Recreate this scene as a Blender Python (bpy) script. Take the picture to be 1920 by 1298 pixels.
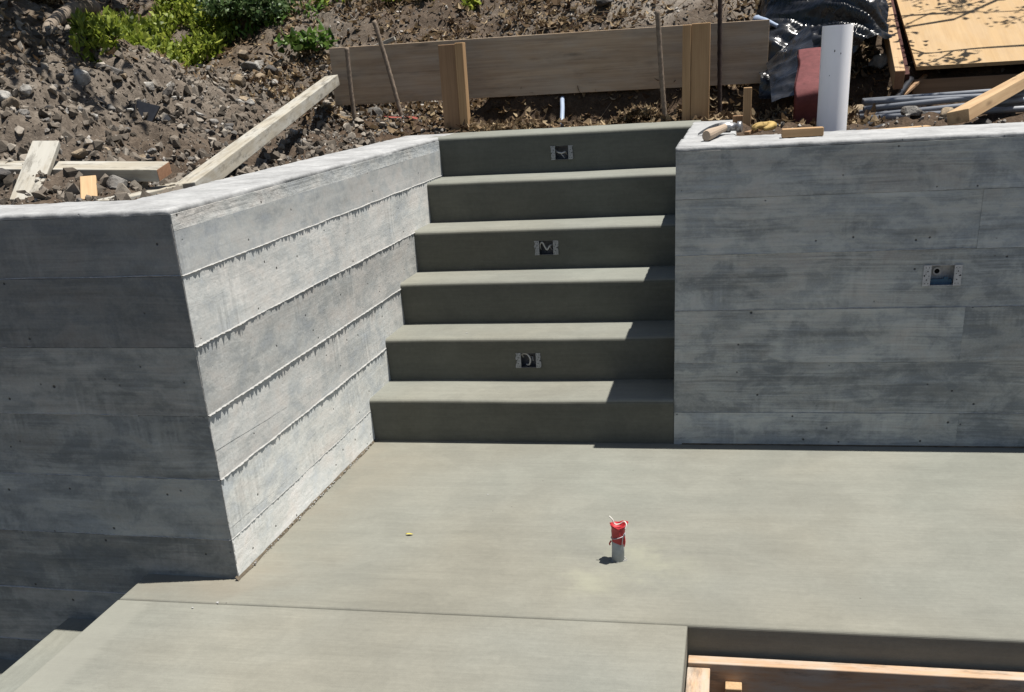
import bpy, bmesh, math, random
import numpy as np
from mathutils import Vector, Matrix, noise as mnoise, Quaternion

for o in list(bpy.data.objects): bpy.data.objects.remove(o)
S = bpy.context.scene
COL = S.collection
random.seed(7)
rng = np.random.default_rng(7)
R = math.radians

# ------------------------------------------------------------------ camera
cam_data = bpy.data.cameras.new('camera')
cam = bpy.data.objects.new('camera', cam_data); COL.objects.link(cam)
pitch, yaw, roll, fpx = 0.423, 0.2239, -0.0643, 1926.0
fw = Vector((-math.sin(yaw)*math.cos(pitch), math.cos(yaw)*math.cos(pitch), -math.sin(pitch)))
rt0 = Vector((math.cos(yaw), math.sin(yaw), 0)); up0 = rt0.cross(fw)
rt = math.cos(roll)*rt0 + math.sin(roll)*up0
up = -math.sin(roll)*rt0 + math.cos(roll)*up0
m = Matrix((rt, up, -fw)).transposed().to_4x4()
m.translation = Vector((0.5111, -3.7692, 1.3417))
cam.matrix_world = m
cam_data.sensor_width = 36.0; cam_data.lens = 36.0*fpx/1920.0
cam_data.shift_y = (1000.0-649.0)/1920.0
cam_data.clip_start = 0.02; cam_data.clip_end = 500
S.camera = cam
S.render.resolution_x = 1024; S.render.resolution_y = 692

# ------------------------------------------------------------------ light
SUN_DIR = Vector((0.285, 0.052, 1.0)).normalized()
el = math.asin(SUN_DIR.z); az = math.atan2(SUN_DIR.x, SUN_DIR.y)
w = bpy.data.worlds.new('World'); S.world = w; w.use_nodes = True
wn = w.node_tree.nodes; wl = w.node_tree.links
bg = wn.get('Background') or wn.new('ShaderNodeBackground')
sky = wn.new('ShaderNodeTexSky'); sky.sky_type = 'NISHITA'; sky.sun_disc = False
sky.sun_elevation = el; sky.sun_rotation = az
wl.new(sky.outputs[0], bg.inputs[0]); bg.inputs[1].default_value = 0.05
sun_data = bpy.data.lights.new('sun', 'SUN'); sun_data.energy = 5.0; sun_data.angle = R(0.53)
sun_data.color = (1.0, 0.955, 0.89)
sun = bpy.data.objects.new('sun', sun_data); COL.objects.link(sun)
sun.rotation_euler = SUN_DIR.to_track_quat('Z', 'Y').to_euler()
sun.location = SUN_DIR*20
S.view_settings.view_transform = 'Standard'; S.view_settings.look = 'None'
S.view_settings.exposure = 0.78; S.view_settings.gamma = 1.0
S.view_settings.use_curve_mapping = False
S.render.engine = 'CYCLES'

# ------------------------------------------------------------------ node helper
class N:
    def __init__(s, name, rough=0.9, spec=0.3):
        s.m = bpy.data.materials.new(name); s.m.use_nodes = True
        s.t = s.m.node_tree; s.n = s.t.nodes; s.l = s.t.links
        s.b = s.n.get('Principled BSDF')
        s.b.inputs['Roughness'].default_value = rough
        s.b.inputs['Specular IOR Level'].default_value = spec
    def put(s, sock, v):
        if isinstance(v, bpy.types.NodeSocket): s.l.new(v, sock)
        elif isinstance(v, (tuple, list)) and len(v) == 3 and sock.type == 'RGBA': sock.default_value = (*v, 1)
        else: sock.default_value = v
    def pos(s): return s.n.new('ShaderNodeNewGeometry').outputs['Position']
    def obj(s): return s.n.new('ShaderNodeTexCoord').outputs['Object']
    def rnd(s): return s.n.new('ShaderNodeObjectInfo').outputs['Random']
    def attr(s, name):
        a = s.n.new('ShaderNodeAttribute'); a.attribute_name = name; return a.outputs['Fac']
    def sep(s, v):
        a = s.n.new('ShaderNodeSeparateXYZ'); s.put(a.inputs[0], v); return a.outputs
    def comb(s, x, y, z):
        a = s.n.new('ShaderNodeCombineXYZ')
        for i, v in enumerate((x, y, z)): s.put(a.inputs[i], v)
        return a.outputs[0]
    def map(s, v, scale=(1, 1, 1), loc=(0, 0, 0)):
        a = s.n.new('ShaderNodeMapping'); s.put(a.inputs[0], v)
        s.put(a.inputs['Scale'], scale); s.put(a.inputs['Location'], loc); return a.outputs[0]
    def noise(s, v, scale=1., detail=4., rough=.55, dist=0.):
        a = s.n.new('ShaderNodeTexNoise'); s.put(a.inputs['Vector'], v)
        s.put(a.inputs['Scale'], scale); s.put(a.inputs['Detail'], detail)
        s.put(a.inputs['Roughness'], rough); s.put(a.inputs['Distortion'], dist); return a.outputs['Fac']
    def vor(s, v, scale=1., feat='F1', rnd=1.):
        a = s.n.new('ShaderNodeTexVoronoi'); a.feature = feat; s.put(a.inputs['Vector'], v)
        s.put(a.inputs['Scale'], scale); s.put(a.inputs['Randomness'], rnd); return a.outputs
    def ramp(s, f, stops):
        a = s.n.new('ShaderNodeValToRGB'); s.put(a.inputs[0], f); e = a.color_ramp.elements
        while len(e) < len(stops): e.new(.5)
        for q, (p, c) in zip(e, stops):
            q.position = p; q.color = (*c, 1) if isinstance(c, (tuple, list)) else (c, c, c, 1)
        return a.outputs[0]
    def mix(s, f, a, b, mode='MIX'):
        q = s.n.new('ShaderNodeMix'); q.data_type = 'RGBA'; q.blend_type = mode
        s.put(q.inputs[0], f); s.put(q.inputs[6], a); s.put(q.inputs[7], b); return q.outputs[2]
    def math(s, op, a, b=0., c=None, clamp=False):
        q = s.n.new('ShaderNodeMath'); q.operation = op; q.use_clamp = clamp
        s.put(q.inputs[0], a); s.put(q.inputs[1], b)
        if c is not None: s.put(q.inputs[2], c)
        return q.outputs[0]
    def rng(s, v, a, b, c=0., d=1.):
        q = s.n.new('ShaderNodeMapRange'); s.put(q.inputs[0], v)
        for i, k in enumerate((a, b, c, d)): s.put(q.inputs[i+1], k)
        return q.outputs[0]
    def vadd(s, a, b):
        q = s.n.new('ShaderNodeVectorMath'); q.operation = 'ADD'; s.put(q.inputs[0], a); s.put(q.inputs[1], b); return q.outputs[0]
    def bump(s, h, strength=.5, dist=.01):
        q = s.n.new('ShaderNodeBump'); s.put(q.inputs['Height'], h)
        q.inputs['Strength'].default_value = strength; q.inputs['Distance'].default_value = dist
        s.l.new(q.outputs[0], s.b.inputs['Normal'])
    def col(s, v, k=.8): s.put(s.b.inputs['Base Color'], s.mix(1., v, (k, k, k), 'MULTIPLY'))
    def rough(s, v): s.put(s.b.inputs['Roughness'], v)

# ------------------------------------------------------------------ materials
def mat_board(name, axis, tone, contrast=1., grain=1., patch=1., relief=1.):
    """board-formed concrete; axis = world axis the boards run along"""
    k = N(name, .92, .25)
    X = k.sep(k.pos()); s = X[axis]; z = X[2]
    r = k.math('MULTIPLY', k.rnd(), 37.)
    base = k.comb(s, z, r)
    wob = k.comb(k.math('MULTIPLY', k.noise(base, 2.2, 3.), .2), k.math('MULTIPLY_ADD', k.noise(k.map(base, (1.5, 3., 1.)), 1., 3.), .05, -.025), 0.)
    bw = k.vadd(base, wob)
    n1 = k.noise(k.map(bw, (2.4, 9., 1.)), 1., 7., .58, .12)                 # long stains along the boards
    n2 = k.noise(k.map(base, (7.5, 11., 1.), (3, 5, 2)), 1., 7., .66, .35)    # blotches
    n3 = k.noise(k.map(base, (15., 21., 1.), (1, 2, 8)), 1., 5., .65, .4)
    g1 = k.noise(k.map(bw, (2.6, 105., 1.)), 1., 4., .72, .1)               # grain lines
    g2 = k.noise(k.map(bw, (1.0, 42., 1.), (9, 1, 4)), 1., 4., .65, .3)
    dr = k.noise(k.map(base, (70., 6., 1.)), 1., 3., .5)                    # vertical run marks
    big = k.noise(k.map(base, (1.1, 1.9, .2)), 1., 3., .5)
    gm = k.rng(k.noise(k.map(base, (2.3, 10., 1.), (7, 7, 7)), 1., 4., .6), .38, .56, .15, 1.)   # where the grain printed
    dm = k.rng(k.noise(k.map(base, (5., 5., 1.), (2, 9, 1)), 1., 4., .6), .50, .66, 0., 1.)
    v = k.math('MULTIPLY', k.rng(n1, .36, .62, -.5, .5), .29*contrast)
    v = k.math('ADD', v, k.math('MULTIPLY', k.rng(n2, .43, .53, -.5, .5), .24*contrast*patch))
    v = k.math('ADD', v, k.math('MULTIPLY_ADD', n3, .40*contrast, -.20*contrast))
    v = k.math('ADD', v, k.math('MULTIPLY', k.math('MULTIPLY_ADD', g1, .8*grain, -.4*grain), gm))
    v = k.math('ADD', v, k.math('MULTIPLY', k.math('MULTIPLY_ADD', g2, .5*grain, -.25*grain), gm))
    v = k.math('ADD', v, k.math('MULTIPLY', k.math('MULTIPLY_ADD', dr, .6*patch, -.3*patch), dm))
    v = k.math('ADD', v, k.math('MULTIPLY_ADD', big, .45*contrast, -.225*contrast))
    v = k.math('ADD', v, k.math('MULTIPLY_ADD', k.noise(base, 130., 4., .7), .30, -.15))
    v = k.math('ADD', v, k.math('MULTIPLY_ADD', k.rnd(), .40, -.20))
    kn = k.vor(k.vadd(k.map(base, (2.6, 7.5, 1.)), k.comb(k.noise(base, 9.), k.noise(base, 7.), 0.)), 1.)[0]
    knm = k.math('MULTIPLY', k.rng(kn, .06, .20, 1., 0.), k.rng(n2, .42, .55, 0., 1.))
    v = k.math('SUBTRACT', v, k.math('MULTIPLY', knm, .26*contrast))
    c = k.ramp(k.math('ADD', v, .5), [(0., tuple(q*.46 for q in tone)), (.30, tuple(q*.70 for q in tone)), (.5, tone), (.72, tuple(min(q*1.32, .92) for q in tone)), (1., tuple(min(q*1.6, .97) for q in tone))])
    hue = k.ramp(k.math('ADD', k.math('MULTIPLY', n2, .6), k.math('MULTIPLY', big, .4)), [(.38, (.93, .99, 1.04)), (.5, (.99, 1.01, .99)), (.62, (1.04, 1.0, .95))])
    c = k.mix(1., c, hue, 'MULTIPLY')
    vo = k.vor(base, 24.)                                                # bug holes
    msk = k.math('GREATER_THAN', k.math('ADD', k.sep(vo[1])[0], k.math('MULTIPLY_ADD', n2, .5, -.25)), .74)
    hole = k.math('MULTIPLY', k.rng(k.math('ADD', vo[0], k.math('MULTIPLY_ADD', n3, .16, -.08)), .06, .12, 1., 0.), msk)
    c = k.mix(k.math('MULTIPLY', hole, .85), c, (.03, .03, .03))
    k.col(c)
    h = k.math('MULTIPLY', k.math('MULTIPLY_ADD', g1, .7*grain, k.math('MULTIPLY', g2, 1.1*grain)), gm)
    h = k.math('ADD', h, k.math('MULTIPLY', k.noise(base, 38., 6., .65), .8))
    h = k.math('ADD', h, k.math('MULTIPLY', n3, .5))
    h = k.math('SUBTRACT', h, k.math('MULTIPLY', hole, 2.))
    k.bump(h, .6*relief, .003)
    return k.m

def mat_slab(name, tone, spot=None, brush=0, amount=1., edge=None):
    """broomed fresh concrete; brush = axis of the broom strokes"""
    k = N(name, .85, .3); P = k.pos(); X = k.sep(P)
    sc = [14., 14., 14.]; sc[brush] = .9
    b1 = k.noise(k.map(P, tuple(q*9 for q in sc)), 1., 4., .6)
    b2 = k.noise(k.map(P, (sc[0]*1.2, sc[1]*1.2, 10)), 1., 4., .6, .3)
    bl = k.noise(P, 1.5, 5., .55, .4)
    fine = k.noise(P, 60., 4., .6)
    speck = k.noise(P, 340., 2., .5)
    v = k.math('MULTIPLY_ADD', bl, .62*amount, -.31*amount)
    v = k.math('ADD', v, k.math('MULTIPLY', k.rng(k.noise(P, 5.5, 6., .62, .5), .44, .58, -.5, .5), .10*amount))
    v = k.math('ADD', v, k.math('MULTIPLY_ADD', b1, .30*amount, -.15*amount))
    v = k.math('ADD', v, k.math('MULTIPLY_ADD', b2, .34*amount, -.17*amount))
    v = k.math('ADD', v, k.math('MULTIPLY_ADD', fine, .30*amount, -.15*amount))
    v = k.math('ADD', v, k.math('MULTIPLY_ADD', speck, .30, -.15))
    c = k.ramp(k.math('ADD', v, .5), [(0., tuple(q*.62 for q in tone)), (.5, tone), (1., tuple(q*1.42 for q in tone))])
    hue = k.ramp(k.noise(P, 1.1, 3., .5), [(.38, (1.035, 1., .96)), (.55, (1., 1., 1.)), (.7, (.975, 1., 1.01))])
    c = k.mix(1., c, hue, 'MULTIPLY')
    if spot:    # pale cement wash round the stub pipe, with a ring at its rim
        d = k.n.new('ShaderNodeVectorMath'); d.operation = 'DISTANCE'; k.put(d.inputs[0], P); d.inputs[1].default_value = (spot[0]+.01, spot[1]-.05, spot[2])
        dd = k.math('ADD', d.outputs['Value'], k.math('MULTIPLY_ADD', k.noise(P, 4., 4.), .22, -.11))
        ringm = k.math('MULTIPLY', k.ramp(dd, [(0., .2), (.05, .25), (.12, .6), (.17, .25), (.27, 0.)]), k.rng(k.noise(P, 5., 5., .65), .40, .60, 0., 1.))
        c = k.mix(k.math('MULTIPLY', ringm, .9), c, tuple(q*1.5 for q in (tone[0], tone[1], tone[2]*.88)))
        # rusty wash along the left wall
        wash = k.math('MULTIPLY', k.rng(X[0], -.93, -.55, 1., 0.), k.rng(k.noise(P, 2.6, 4.), .42, .62, 0., 1.))
        c = k.mix(k.math('MULTIPLY', wash, .38, clamp=True), c, (tone[0]*1.12, tone[1]*.93, tone[2]*.8))
        # scattered dark crumbs
        vo = k.vor(P, 16.)
        cr = k.math('MULTIPLY', k.math('LESS_THAN', vo[0], .045), k.math('GREATER_THAN', k.sep(vo[1])[0], .86))
        c = k.mix(k.math('MULTIPLY', cr, .55), c, (.05, .045, .035))
    if edge is not None:    # band left by the edging tool, with ragged broom ends
        e = k.math('ADD', X[0], k.math('MULTIPLY_ADD', k.noise(k.map(P, (3., 60., 1.)), 1., 4., .7), .10, -.05))
        c = k.mix(k.rng(e, edge+.10, edge+.125, .5, 0.), c, tuple(q*1.22 for q in tone))
    k.col(c)
    k.bump(k.math('ADD', k.math('MULTIPLY', b1, 1.), k.math('MULTIPLY', fine, .6)), .32, .002)
    k.rough(k.rng(bl, .3, .7, .72, .92))
    return k.m

def mat_wood(name, c0, c1, weather=0., rough=.8, grain=1.):
    k = N(name, rough, .3); P = k.obj(); r = k.math('MULTIPLY', k.rnd(), 53.)
    P2 = k.vadd(P, k.comb(r, r, r))
    g1 = k.noise(k.map(P2, (3., 160., 160.)), 1., 4., .6, .2)
    g2 = k.noise(k.map(P2, (1.1, 26., 26.)), 1., 3., .55, 1.2)
    bl = k.noise(k.map(P2, (4., 14., 14.)), 1., 4., .6)
    v = k.math('ADD', k.math('MULTIPLY', g1, .45*grain), k.math('MULTIPLY', g2, .55*grain))
    v = k.math('MULTIPLY_ADD', bl, .35, k.math('SUBTRACT', v, .17 + .5*(grain-1)))
    c = k.ramp(v, [(.25, c0), (.62, c1)])
    kn = k.vor(k.map(P2, (2.4, 12., 12.)), 1.)[0]
    c = k.mix(k.rng(kn, .04, .14, .6, 0.), c, tuple(q*.4 for q in c0))
    if weather:     # dried cement and grey weathering on old form lumber
        n = k.noise(k.map(P2, (5., 18., 18.)), 1., 6., .65)
        c = k.mix(k.rng(n, .42, .60, 0., weather), c, (.44, .43, .385))
        c = k.mix(k.rng(k.noise(k.map(P2, (7., 30., 30.)), 1., 6., .75), .52, .64, 0., weather*.8), c, (.10, .09, .072))
    k.col(c); k.bump(v, .4, .0015)
    return k.m

def mat_plain(name, c, rough=.6, spec=.4, var=.15, scale=30., metal=0., bump=0., keep=.8):
    k = N(name, rough, spec); P = k.obj()
    n = k.noise(P, scale, 5., .6)
    k.col(k.ramp(n, [(.25, tuple(q*(1-var) for q in c)), (.75, tuple(min(1, q*(1+var)) for q in c))]), keep)
    k.b.inputs['Metallic'].default_value = metal
    if bump: k.bump(n, bump, .004)
    return k.m

def mat_tone(name, lo, mid, hi, rough=.95, bump=.4, warm=None, trans=0.):
    """material for scattered stuff: per-point 'tone' attribute picks the colour"""
    k = N(name, rough, .2); P = k.pos()
    v = k.math('ADD', k.attr('tone'), k.math('MULTIPLY_ADD', k.noise(P, 70., 4., .6), .3, -.15))
    k.col(k.ramp(v, [(.05, lo), (.5, mid), (.95, hi)]))
    if bump: k.bump(k.noise(P, 160., 4., .65), bump, .004)
    if trans:
        out = k.n.get('Material Output'); t = k.n.new('ShaderNodeBsdfTranslucent'); mx = k.n.new('ShaderNodeMixShader')
        rp = k.ramp(v, [(.05, lo), (.5, mid), (.95, hi)]); k.l.new(rp, t.inputs[0])
        mx.inputs[0].default_value = trans; k.l.new(k.b.outputs[0], mx.inputs[1]); k.l.new(t.outputs[0], mx.inputs[2]); k.l.new(mx.outputs[0], out.inputs[0])
    return k.m

def mat_soil():
    k = N('soil', .97, .15); P = k.pos(); X = k.sep(P)
    n = k.noise(P, 22., 7., .7); n2 = k.noise(P, 2.2, 5., .6, .3); n3 = k.noise(P, 130., 4., .65)
    v = k.math('ADD', k.math('MULTIPLY', n, .6), k.math('MULTIPLY', n3, .4))
    grey = k.ramp(v, [(.3, (.055, .046, .036)), (.52, (.155, .13, .104)), (.75, (.28, .243, .2))])
    brown = k.ramp(v, [(.3, (.026, .017, .012)), (.52, (.072, .049, .032)), (.75, (.155, .11, .073))])
    dust = k.ramp(v, [(.28, (.07, .058, .047)), (.5, (.19, .165, .137)), (.75, (.34, .305, .26))])
    fx = k.rng(X[0], -2.2, -1.2, 0., 1.)
    fb = k.math('ADD', fx, k.math('MULTIPLY_ADD', n2, 1.2, -.6), clamp=True)
    c = k.mix(fb, grey, brown)
    fd = k.math('MULTIPLY', k.math('MULTIPLY', k.rng(X[1], 2.5, 2.9, 0., 1.), k.rng(X[0], -1.3, -.5, 0., 1.)), k.rng(n2, .36, .56, 0., 1.))
    c = k.mix(fd, c, dust)
    fl = k.math('MULTIPLY', k.rng(X[0], -2.3, -2.75, 0., 1.), k.rng(n2, .4, .55, 0., 1.))
    c = k.mix(k.math('MULTIPLY', fl, .8, clamp=True), c, k.ramp(v, [(.3, (.03, .02, .012)), (.55, (.11, .07, .035)), (.75, (.24, .16, .08))]))
    k.col(c); k.bump(k.math('ADD', n, k.math('MULTIPLY', n3, .5)), .8, .012)
    return k.m

M = {}
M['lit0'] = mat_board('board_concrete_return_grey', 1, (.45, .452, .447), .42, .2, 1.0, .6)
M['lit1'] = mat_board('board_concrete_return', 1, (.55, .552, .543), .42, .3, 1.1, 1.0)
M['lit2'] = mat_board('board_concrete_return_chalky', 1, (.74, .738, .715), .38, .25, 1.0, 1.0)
M['wing'] = mat_board('board_concrete_wing_shade_tone', 0, (.238, .243, .245), .55, .6, .7, .9)  # same concrete as the return, its colour darkened to stand in for shade
M['wing1'] = mat_board('board_concrete_wing', 0, (.295, .30, .295), .75, .8, .95, .9)  # lower wing courses: shade put into the colour too, less strongly
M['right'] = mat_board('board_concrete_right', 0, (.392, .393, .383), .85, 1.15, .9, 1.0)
M['band'] = mat_board('rough_trowelled_band', 1, (.44, .44, .432), .55, .4, 1.2, 2.0)
M['fin'] = mat_plain('cement_fin', (.36, .358, .345), .95, .2, .2, 60., bump=.3)
M['crack'] = mat_plain('board_edge_crack', (.13, .125, .115), .95, .2, .3, 60.)
M['finm'] = mat_plain('cement_fin_mid', (.46, .46, .45), .95, .2, .3, 60., bump=.3)
M['finr'] = mat_plain('cement_fin_grey', (.32, .32, .31), .95, .2, .25, 60., bump=.3)
def mat_cap():
    k = N('trowelled_wall_top', .9, .25); P = k.pos()
    n = k.noise(P, 9., 6., .65, .5); f = k.noise(P, 70., 5., .6)
    c = k.ramp(k.math('ADD', k.math('MULTIPLY', n, .7), k.math('MULTIPLY', f, .3)), [(.3, (.22, .222, .22)), (.5, (.335, .34, .338)), (.68, (.46, .465, .46))])
    vo = k.vor(P, 45.); hole = k.math('MULTIPLY', k.rng(vo[0], .06, .14, 1., 0.), k.math('GREATER_THAN', k.sep(vo[1])[0], .9))
    k.col(k.mix(k.math('MULTIPLY', hole, .6), c, (.12, .11, .10)))
    k.bump(k.math('SUBTRACT', k.math('ADD', n, k.math('MULTIPLY', f, .5)), hole), .5, .004); return k.m
M['cap'] = mat_cap()
SL = (.203, .204, .173)
M['landing'] = mat_slab('landing_concrete', SL, (.203, -1.03, 0.))
M['walk'] = mat_slab('walkway_concrete', (.209, .210, .179), edge=-1.222)
M['step'] = mat_slab('broomed_tread_concrete', (.199, .204, .176), amount=1.)
M['riser'] = mat_slab('dark_riser_concrete', (.118, .120, .102), amount=1.3)  # tread concrete in a darker, more mottled tone
M['lowstep'] = mat_slab('lower_step_concrete', (.205, .213, .186), brush=1)
M['joint'] = mat_plain('dirty_joint', (.12, .10, .072), .95, .2, .6, 40., bump=.6)
M['pale'] = mat_wood('pale_form_lumber', (.22, .195, .15), (.42, .385, .31), .8)
M['fresh'] = mat_wood('fresh_fir', (.33, .20, .10), (.52, .36, .20))
M['stake'] = mat_wood('stake_wood', (.20, .115, .06), (.34, .21, .115))
M['stake2'] = mat_wood('stake_wood_light', (.31, .185, .088), (.5, .32, .165))
M['form'] = mat_wood('form_board_wood', (.31, .215, .135), (.54, .405, .275), .22, .85, 1.1)
M['rail'] = mat_wood('washed_form_rail', (.36, .215, .125), (.52, .36, .23), .6)
M['cut'] = mat_wood('end_grain', (.24, .12, .065), (.36, .2, .115))
M['ply'] = mat_wood('plywood', (.35, .225, .105), (.46, .315, .16), .08, .8, .7)
M['pvc'] = mat_plain('white_pvc', (.9, .91, .93), .35, .5, .02, 8., keep=1.)
k_ = M['pvc'].node_tree; t_ = k_.nodes.new('ShaderNodeBsdfTranslucent'); t_.inputs[0].default_value = (.8, .82, .86, 1)
x_ = k_.nodes.new('ShaderNodeMixShader'); x_.inputs[0].default_value = .08
k_.links.new(k_.nodes['Principled BSDF'].outputs[0], x_.inputs[1]); k_.links.new(t_.outputs[0], x_.inputs[2]); k_.links.new(x_.outputs[0], k_.nodes['Material Output'].inputs[0])
M['conduit'] = mat_plain('grey_conduit', (.27, .285, .31), .38, .5, .12, 20.)
M['stub'] = mat_plain('stub_pipe_grey', (.36, .385, .40), .5, .4, .15, 60.)
M['blackpipe'] = mat_plain('black_pipe', (.025, .026, .03), .4, .5, .3, 40.)
M['bluepipe'] = mat_plain('pale_blue_conduit', (.33, .40, .52), .4, .5, .08, 20.)
M['steel'] = mat_plain('galvanised_steel', (.55, .56, .58), .5, .5, .25, 90., .45)
M['earsteel'] = mat_plain('dusty_box_ear', (.33, .335, .335), .75, .3, .35, 160., bump=.4)
M['boxin'] = mat_plain('box_interior', (.14, .14, .15), .6, .4, .4, 50., .4)
M['dark'] = mat_plain('perforation', (.012, .012, .014), .9, .1, .2)
M['bluetape'] = mat_plain('blue_plastic', (.05, .12, .19), .5, .4, .3, 60.)
M['cable'] = mat_plain('white_cable', (.55, .54, .52), .5, .4, .1)
M['redtape'] = mat_plain('red_tape', (.42, .022, .028), .4, .5, .2, 60.)
M['redtape2'] = mat_plain('faded_red_tape', (.26, .055, .04), .6, .4, .3, 60.)
M['wire'] = mat_plain('grey_wire', (.5, .5, .52), .45, .5, .1, metal=.4)
M['string'] = mat_plain('white_string', (.75, .73, .66), .8, .2, .1)
M['rust'] = mat_plain('rusty_rebar', (.16, .10, .065), .85, .3, .45, 50., .2, bump=.8)
M['rebar'] = mat_plain('dusty_rebar', (.23, .18, .135), .85, .3, .4, 50., .1, bump=.8)
M['darkrebar'] = mat_plain('dark_rebar', (.06, .042, .035), .8, .3, .4, 50., .3, bump=.8)
M['leather'] = mat_plain('yellow_leather', (.42, .29, .10), .8, .3, .4, 26., bump=.6)
M['handle'] = mat_wood('hammer_handle', (.33, .25, .18), (.46, .37, .28))
M['hsteel'] = mat_plain('hammer_steel', (.34, .34, .34), .45, .5, .25, 60., .7)
M['leafy'] = mat_plain('yellow_leaf', (.5, .42, .08), .7, .3, .1)
M['soil'] = mat_soil()
M['clod'] = mat_tone('soil_clods', (.05, .042, .033), (.165, .14, .112), (.38, .34, .285))
M['gravel'] = mat_tone('gravel', (.06, .054, .047), (.19, .174, .153), (.46, .43, .385))
M['litter'] = mat_tone('dry_litter', (.05, .03, .018), (.19, .13, .075), (.40, .31, .19), bump=.2, trans=.15)
M['green'] = mat_tone('bright_ground_cover', (.05, .075, .012), (.20, .26, .03), (.42, .46, .09), .5, 0., trans=.35)
M['dgreen'] = mat_tone('dark_shrub_leaf', (.022, .045, .018), (.085, .15, .05), (.24, .31, .15), .38, 0., trans=.25)
M['ivy'] = mat_tone('ivy_leaf', (.03, .06, .012), (.09, .17, .03), (.2, .3, .07), .45, 0., trans=.3)
M['bark'] = mat_plain('bark', (.22, .18, .14), .95, .2, .45, 24., bump=1.)
M['twig'] = mat_plain('twig', (.2, .15, .1), .9, .2, .4, 24.)
def mat_rock(name, c):
    k = N(name, .93, .25); P = k.obj(); r = k.math('MULTIPLY', k.rnd(), 29.)
    P2 = k.vadd(P, k.comb(r, r, r)); n = k.noise(P2, 28., 7., .68); n2 = k.noise(P2, 130., 4., .6)
    col = k.ramp(n, [(.28, tuple(q*.5 for q in c)), (.5, c), (.72, tuple(min(1, q*1.5) for q in c))])
    col = k.mix(k.rng(k.noise(P2, 12., 5.), .5, .65, 0., .75), col, (.11, .095, .08))
    k.col(col); k.bump(k.math('ADD', n, k.math('MULTIPLY', n2, .4)), .9, .01); return k.m
M['rock0'] = mat_rock('dark_rock', (.09, .085, .08)); M['rock1'] = mat_rock('grey_rock', (.19, .18, .165))
M['rock2'] = mat_rock('pale_rock', (.36, .345, .315)); M['rock3'] = mat_rock('tan_rock', (.30, .235, .16))
def mat_tarp():
    k = N('black_plastic', .3, .55); P = k.obj()
    n = k.noise(k.map(P, (2., 5., 4.)), 2.2, 4., .5, .8)
    k.col(k.ramp(k.noise(P, 14., 5., .6), [(.4, (.008, .009, .011)), (.8, (.035, .035, .037))]))
    k.rough(k.rng(k.noise(P, 20., 4.), .35, .7, .2, .42)); k.bump(n, .7, .03); return k.m
M['tarp'] = mat_tarp()
M['darkred'] = mat_plain('dark_red_timber', (.07, .03, .025), .9, .2, .3, 40.)
M['sack'] = mat_plain('maroon_sack', (.14, .042, .042), .85, .3, .25, 40., bump=.5)

# ------------------------------------------------------------------ object helpers
def gpt(x, y, d): return (x, y, ground_z(x, y)+d)
def tag(o, label=None, cat=None, group=None, kind=None):
    if label: o['label'] = label
    if cat: o['category'] = cat
    if group: o['group'] = group
    if kind: o['kind'] = kind
    return o
def thing(name, loc, label, cat, group=None):
    o = bpy.data.objects.new(name, None); COL.objects.link(o); o.location = loc; o.empty_display_size = .1
    return tag(o, label, cat, group)
def link(name, me, mat, parent=None, mw=None, smooth=False):
    o = bpy.data.objects.new(name, me); COL.objects.link(o)
    if mat is not None and not me.materials: me.materials.append(mat)
    if smooth: me.polygons.foreach_set('use_smooth', [True]*len(me.polygons))
    if parent is not None:
        o.parent = parent
        w0 = Matrix.Translation(parent.location) if parent.type == 'EMPTY' else PM.get(parent.name, Matrix.Identity(4))
        o.matrix_parent_inverse = w0.inverted()
    if mw is not None: o.matrix_basis = mw
    PM[o.name] = mw.copy() if mw is not None else Matrix.Identity(4)
    return o
PM = {}
def mesh(name, verts, faces, mat, parent=None, mw=None, smooth=False):
    me = bpy.data.meshes.new(name); me.from_pydata([tuple(v) for v in verts], [], faces); me.validate(); me.update()
    return link(name, me, mat, parent, mw, smooth)
def bm_mesh(name, bm, mat, parent=None, mw=None, smooth=False):
    bmesh.ops.recalc_face_normals(bm, faces=bm.faces)
    me = bpy.data.meshes.new(name); bm.to_mesh(me); bm.free()
    return link(name, me, mat, parent, mw, smooth)
def bm_box(bm, lo, hi, bev=0., jit=0.):
    lo = Vector(lo); hi = Vector(hi)
    r = bmesh.ops.create_cube(bm, size=1.)
    for v in r['verts']:
        v.co = Vector((lo[i] + (v.co[i]+.5)*(hi[i]-lo[i]) + random.uniform(-jit, jit) for i in range(3)))
    if bev:
        es = list({e for v in r['verts'] for e in v.link_edges})
        bmesh.ops.bevel(bm, geom=es, offset=bev, segments=2, profile=.5, affect='EDGES')
def box(name, lo, hi, mat, parent=None, bev=0., jit=0., mw=None):
    bm = bmesh.new(); bm_box(bm, lo, hi, bev, jit); return bm_mesh(name, bm, mat, parent, mw)
def frame(A, B, upv=(0, 0, 1)):
    A = Vector(A); B = Vector(B); x = (B-A).normalized(); y = Vector(upv).cross(x).normalized(); z = x.cross(y)
    mm = Matrix((x, y, z)).transposed().to_4x4(); mm.translation = A; return mm, (B-A).length
def lumber(name, A, B, wid, thk, mat, parent=None, upv=(0, 0, 1), bev=.0025, twist=0., ends=None, endname='cut_end'):
    """stick from A to B: wid across, thk along up; long axis = local X"""
    mm, L = frame(A, B, upv)
    if twist: mm = mm @ Matrix.Rotation(twist, 4, 'X')
    o = box(name, (0, -wid/2, -thk/2), (L, wid/2, thk/2), mat, parent, bev, 0., mm)
    if ends is not None:
        for e in ends:
            x0 = L if e else 0.
            h = .0012
            box(endname, (x0-h, -wid/2+.002, -thk/2+.002), (x0+h, wid/2-.002, thk/2-.002), M['cut'], o, 0., 0., mm)
    return o
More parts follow.
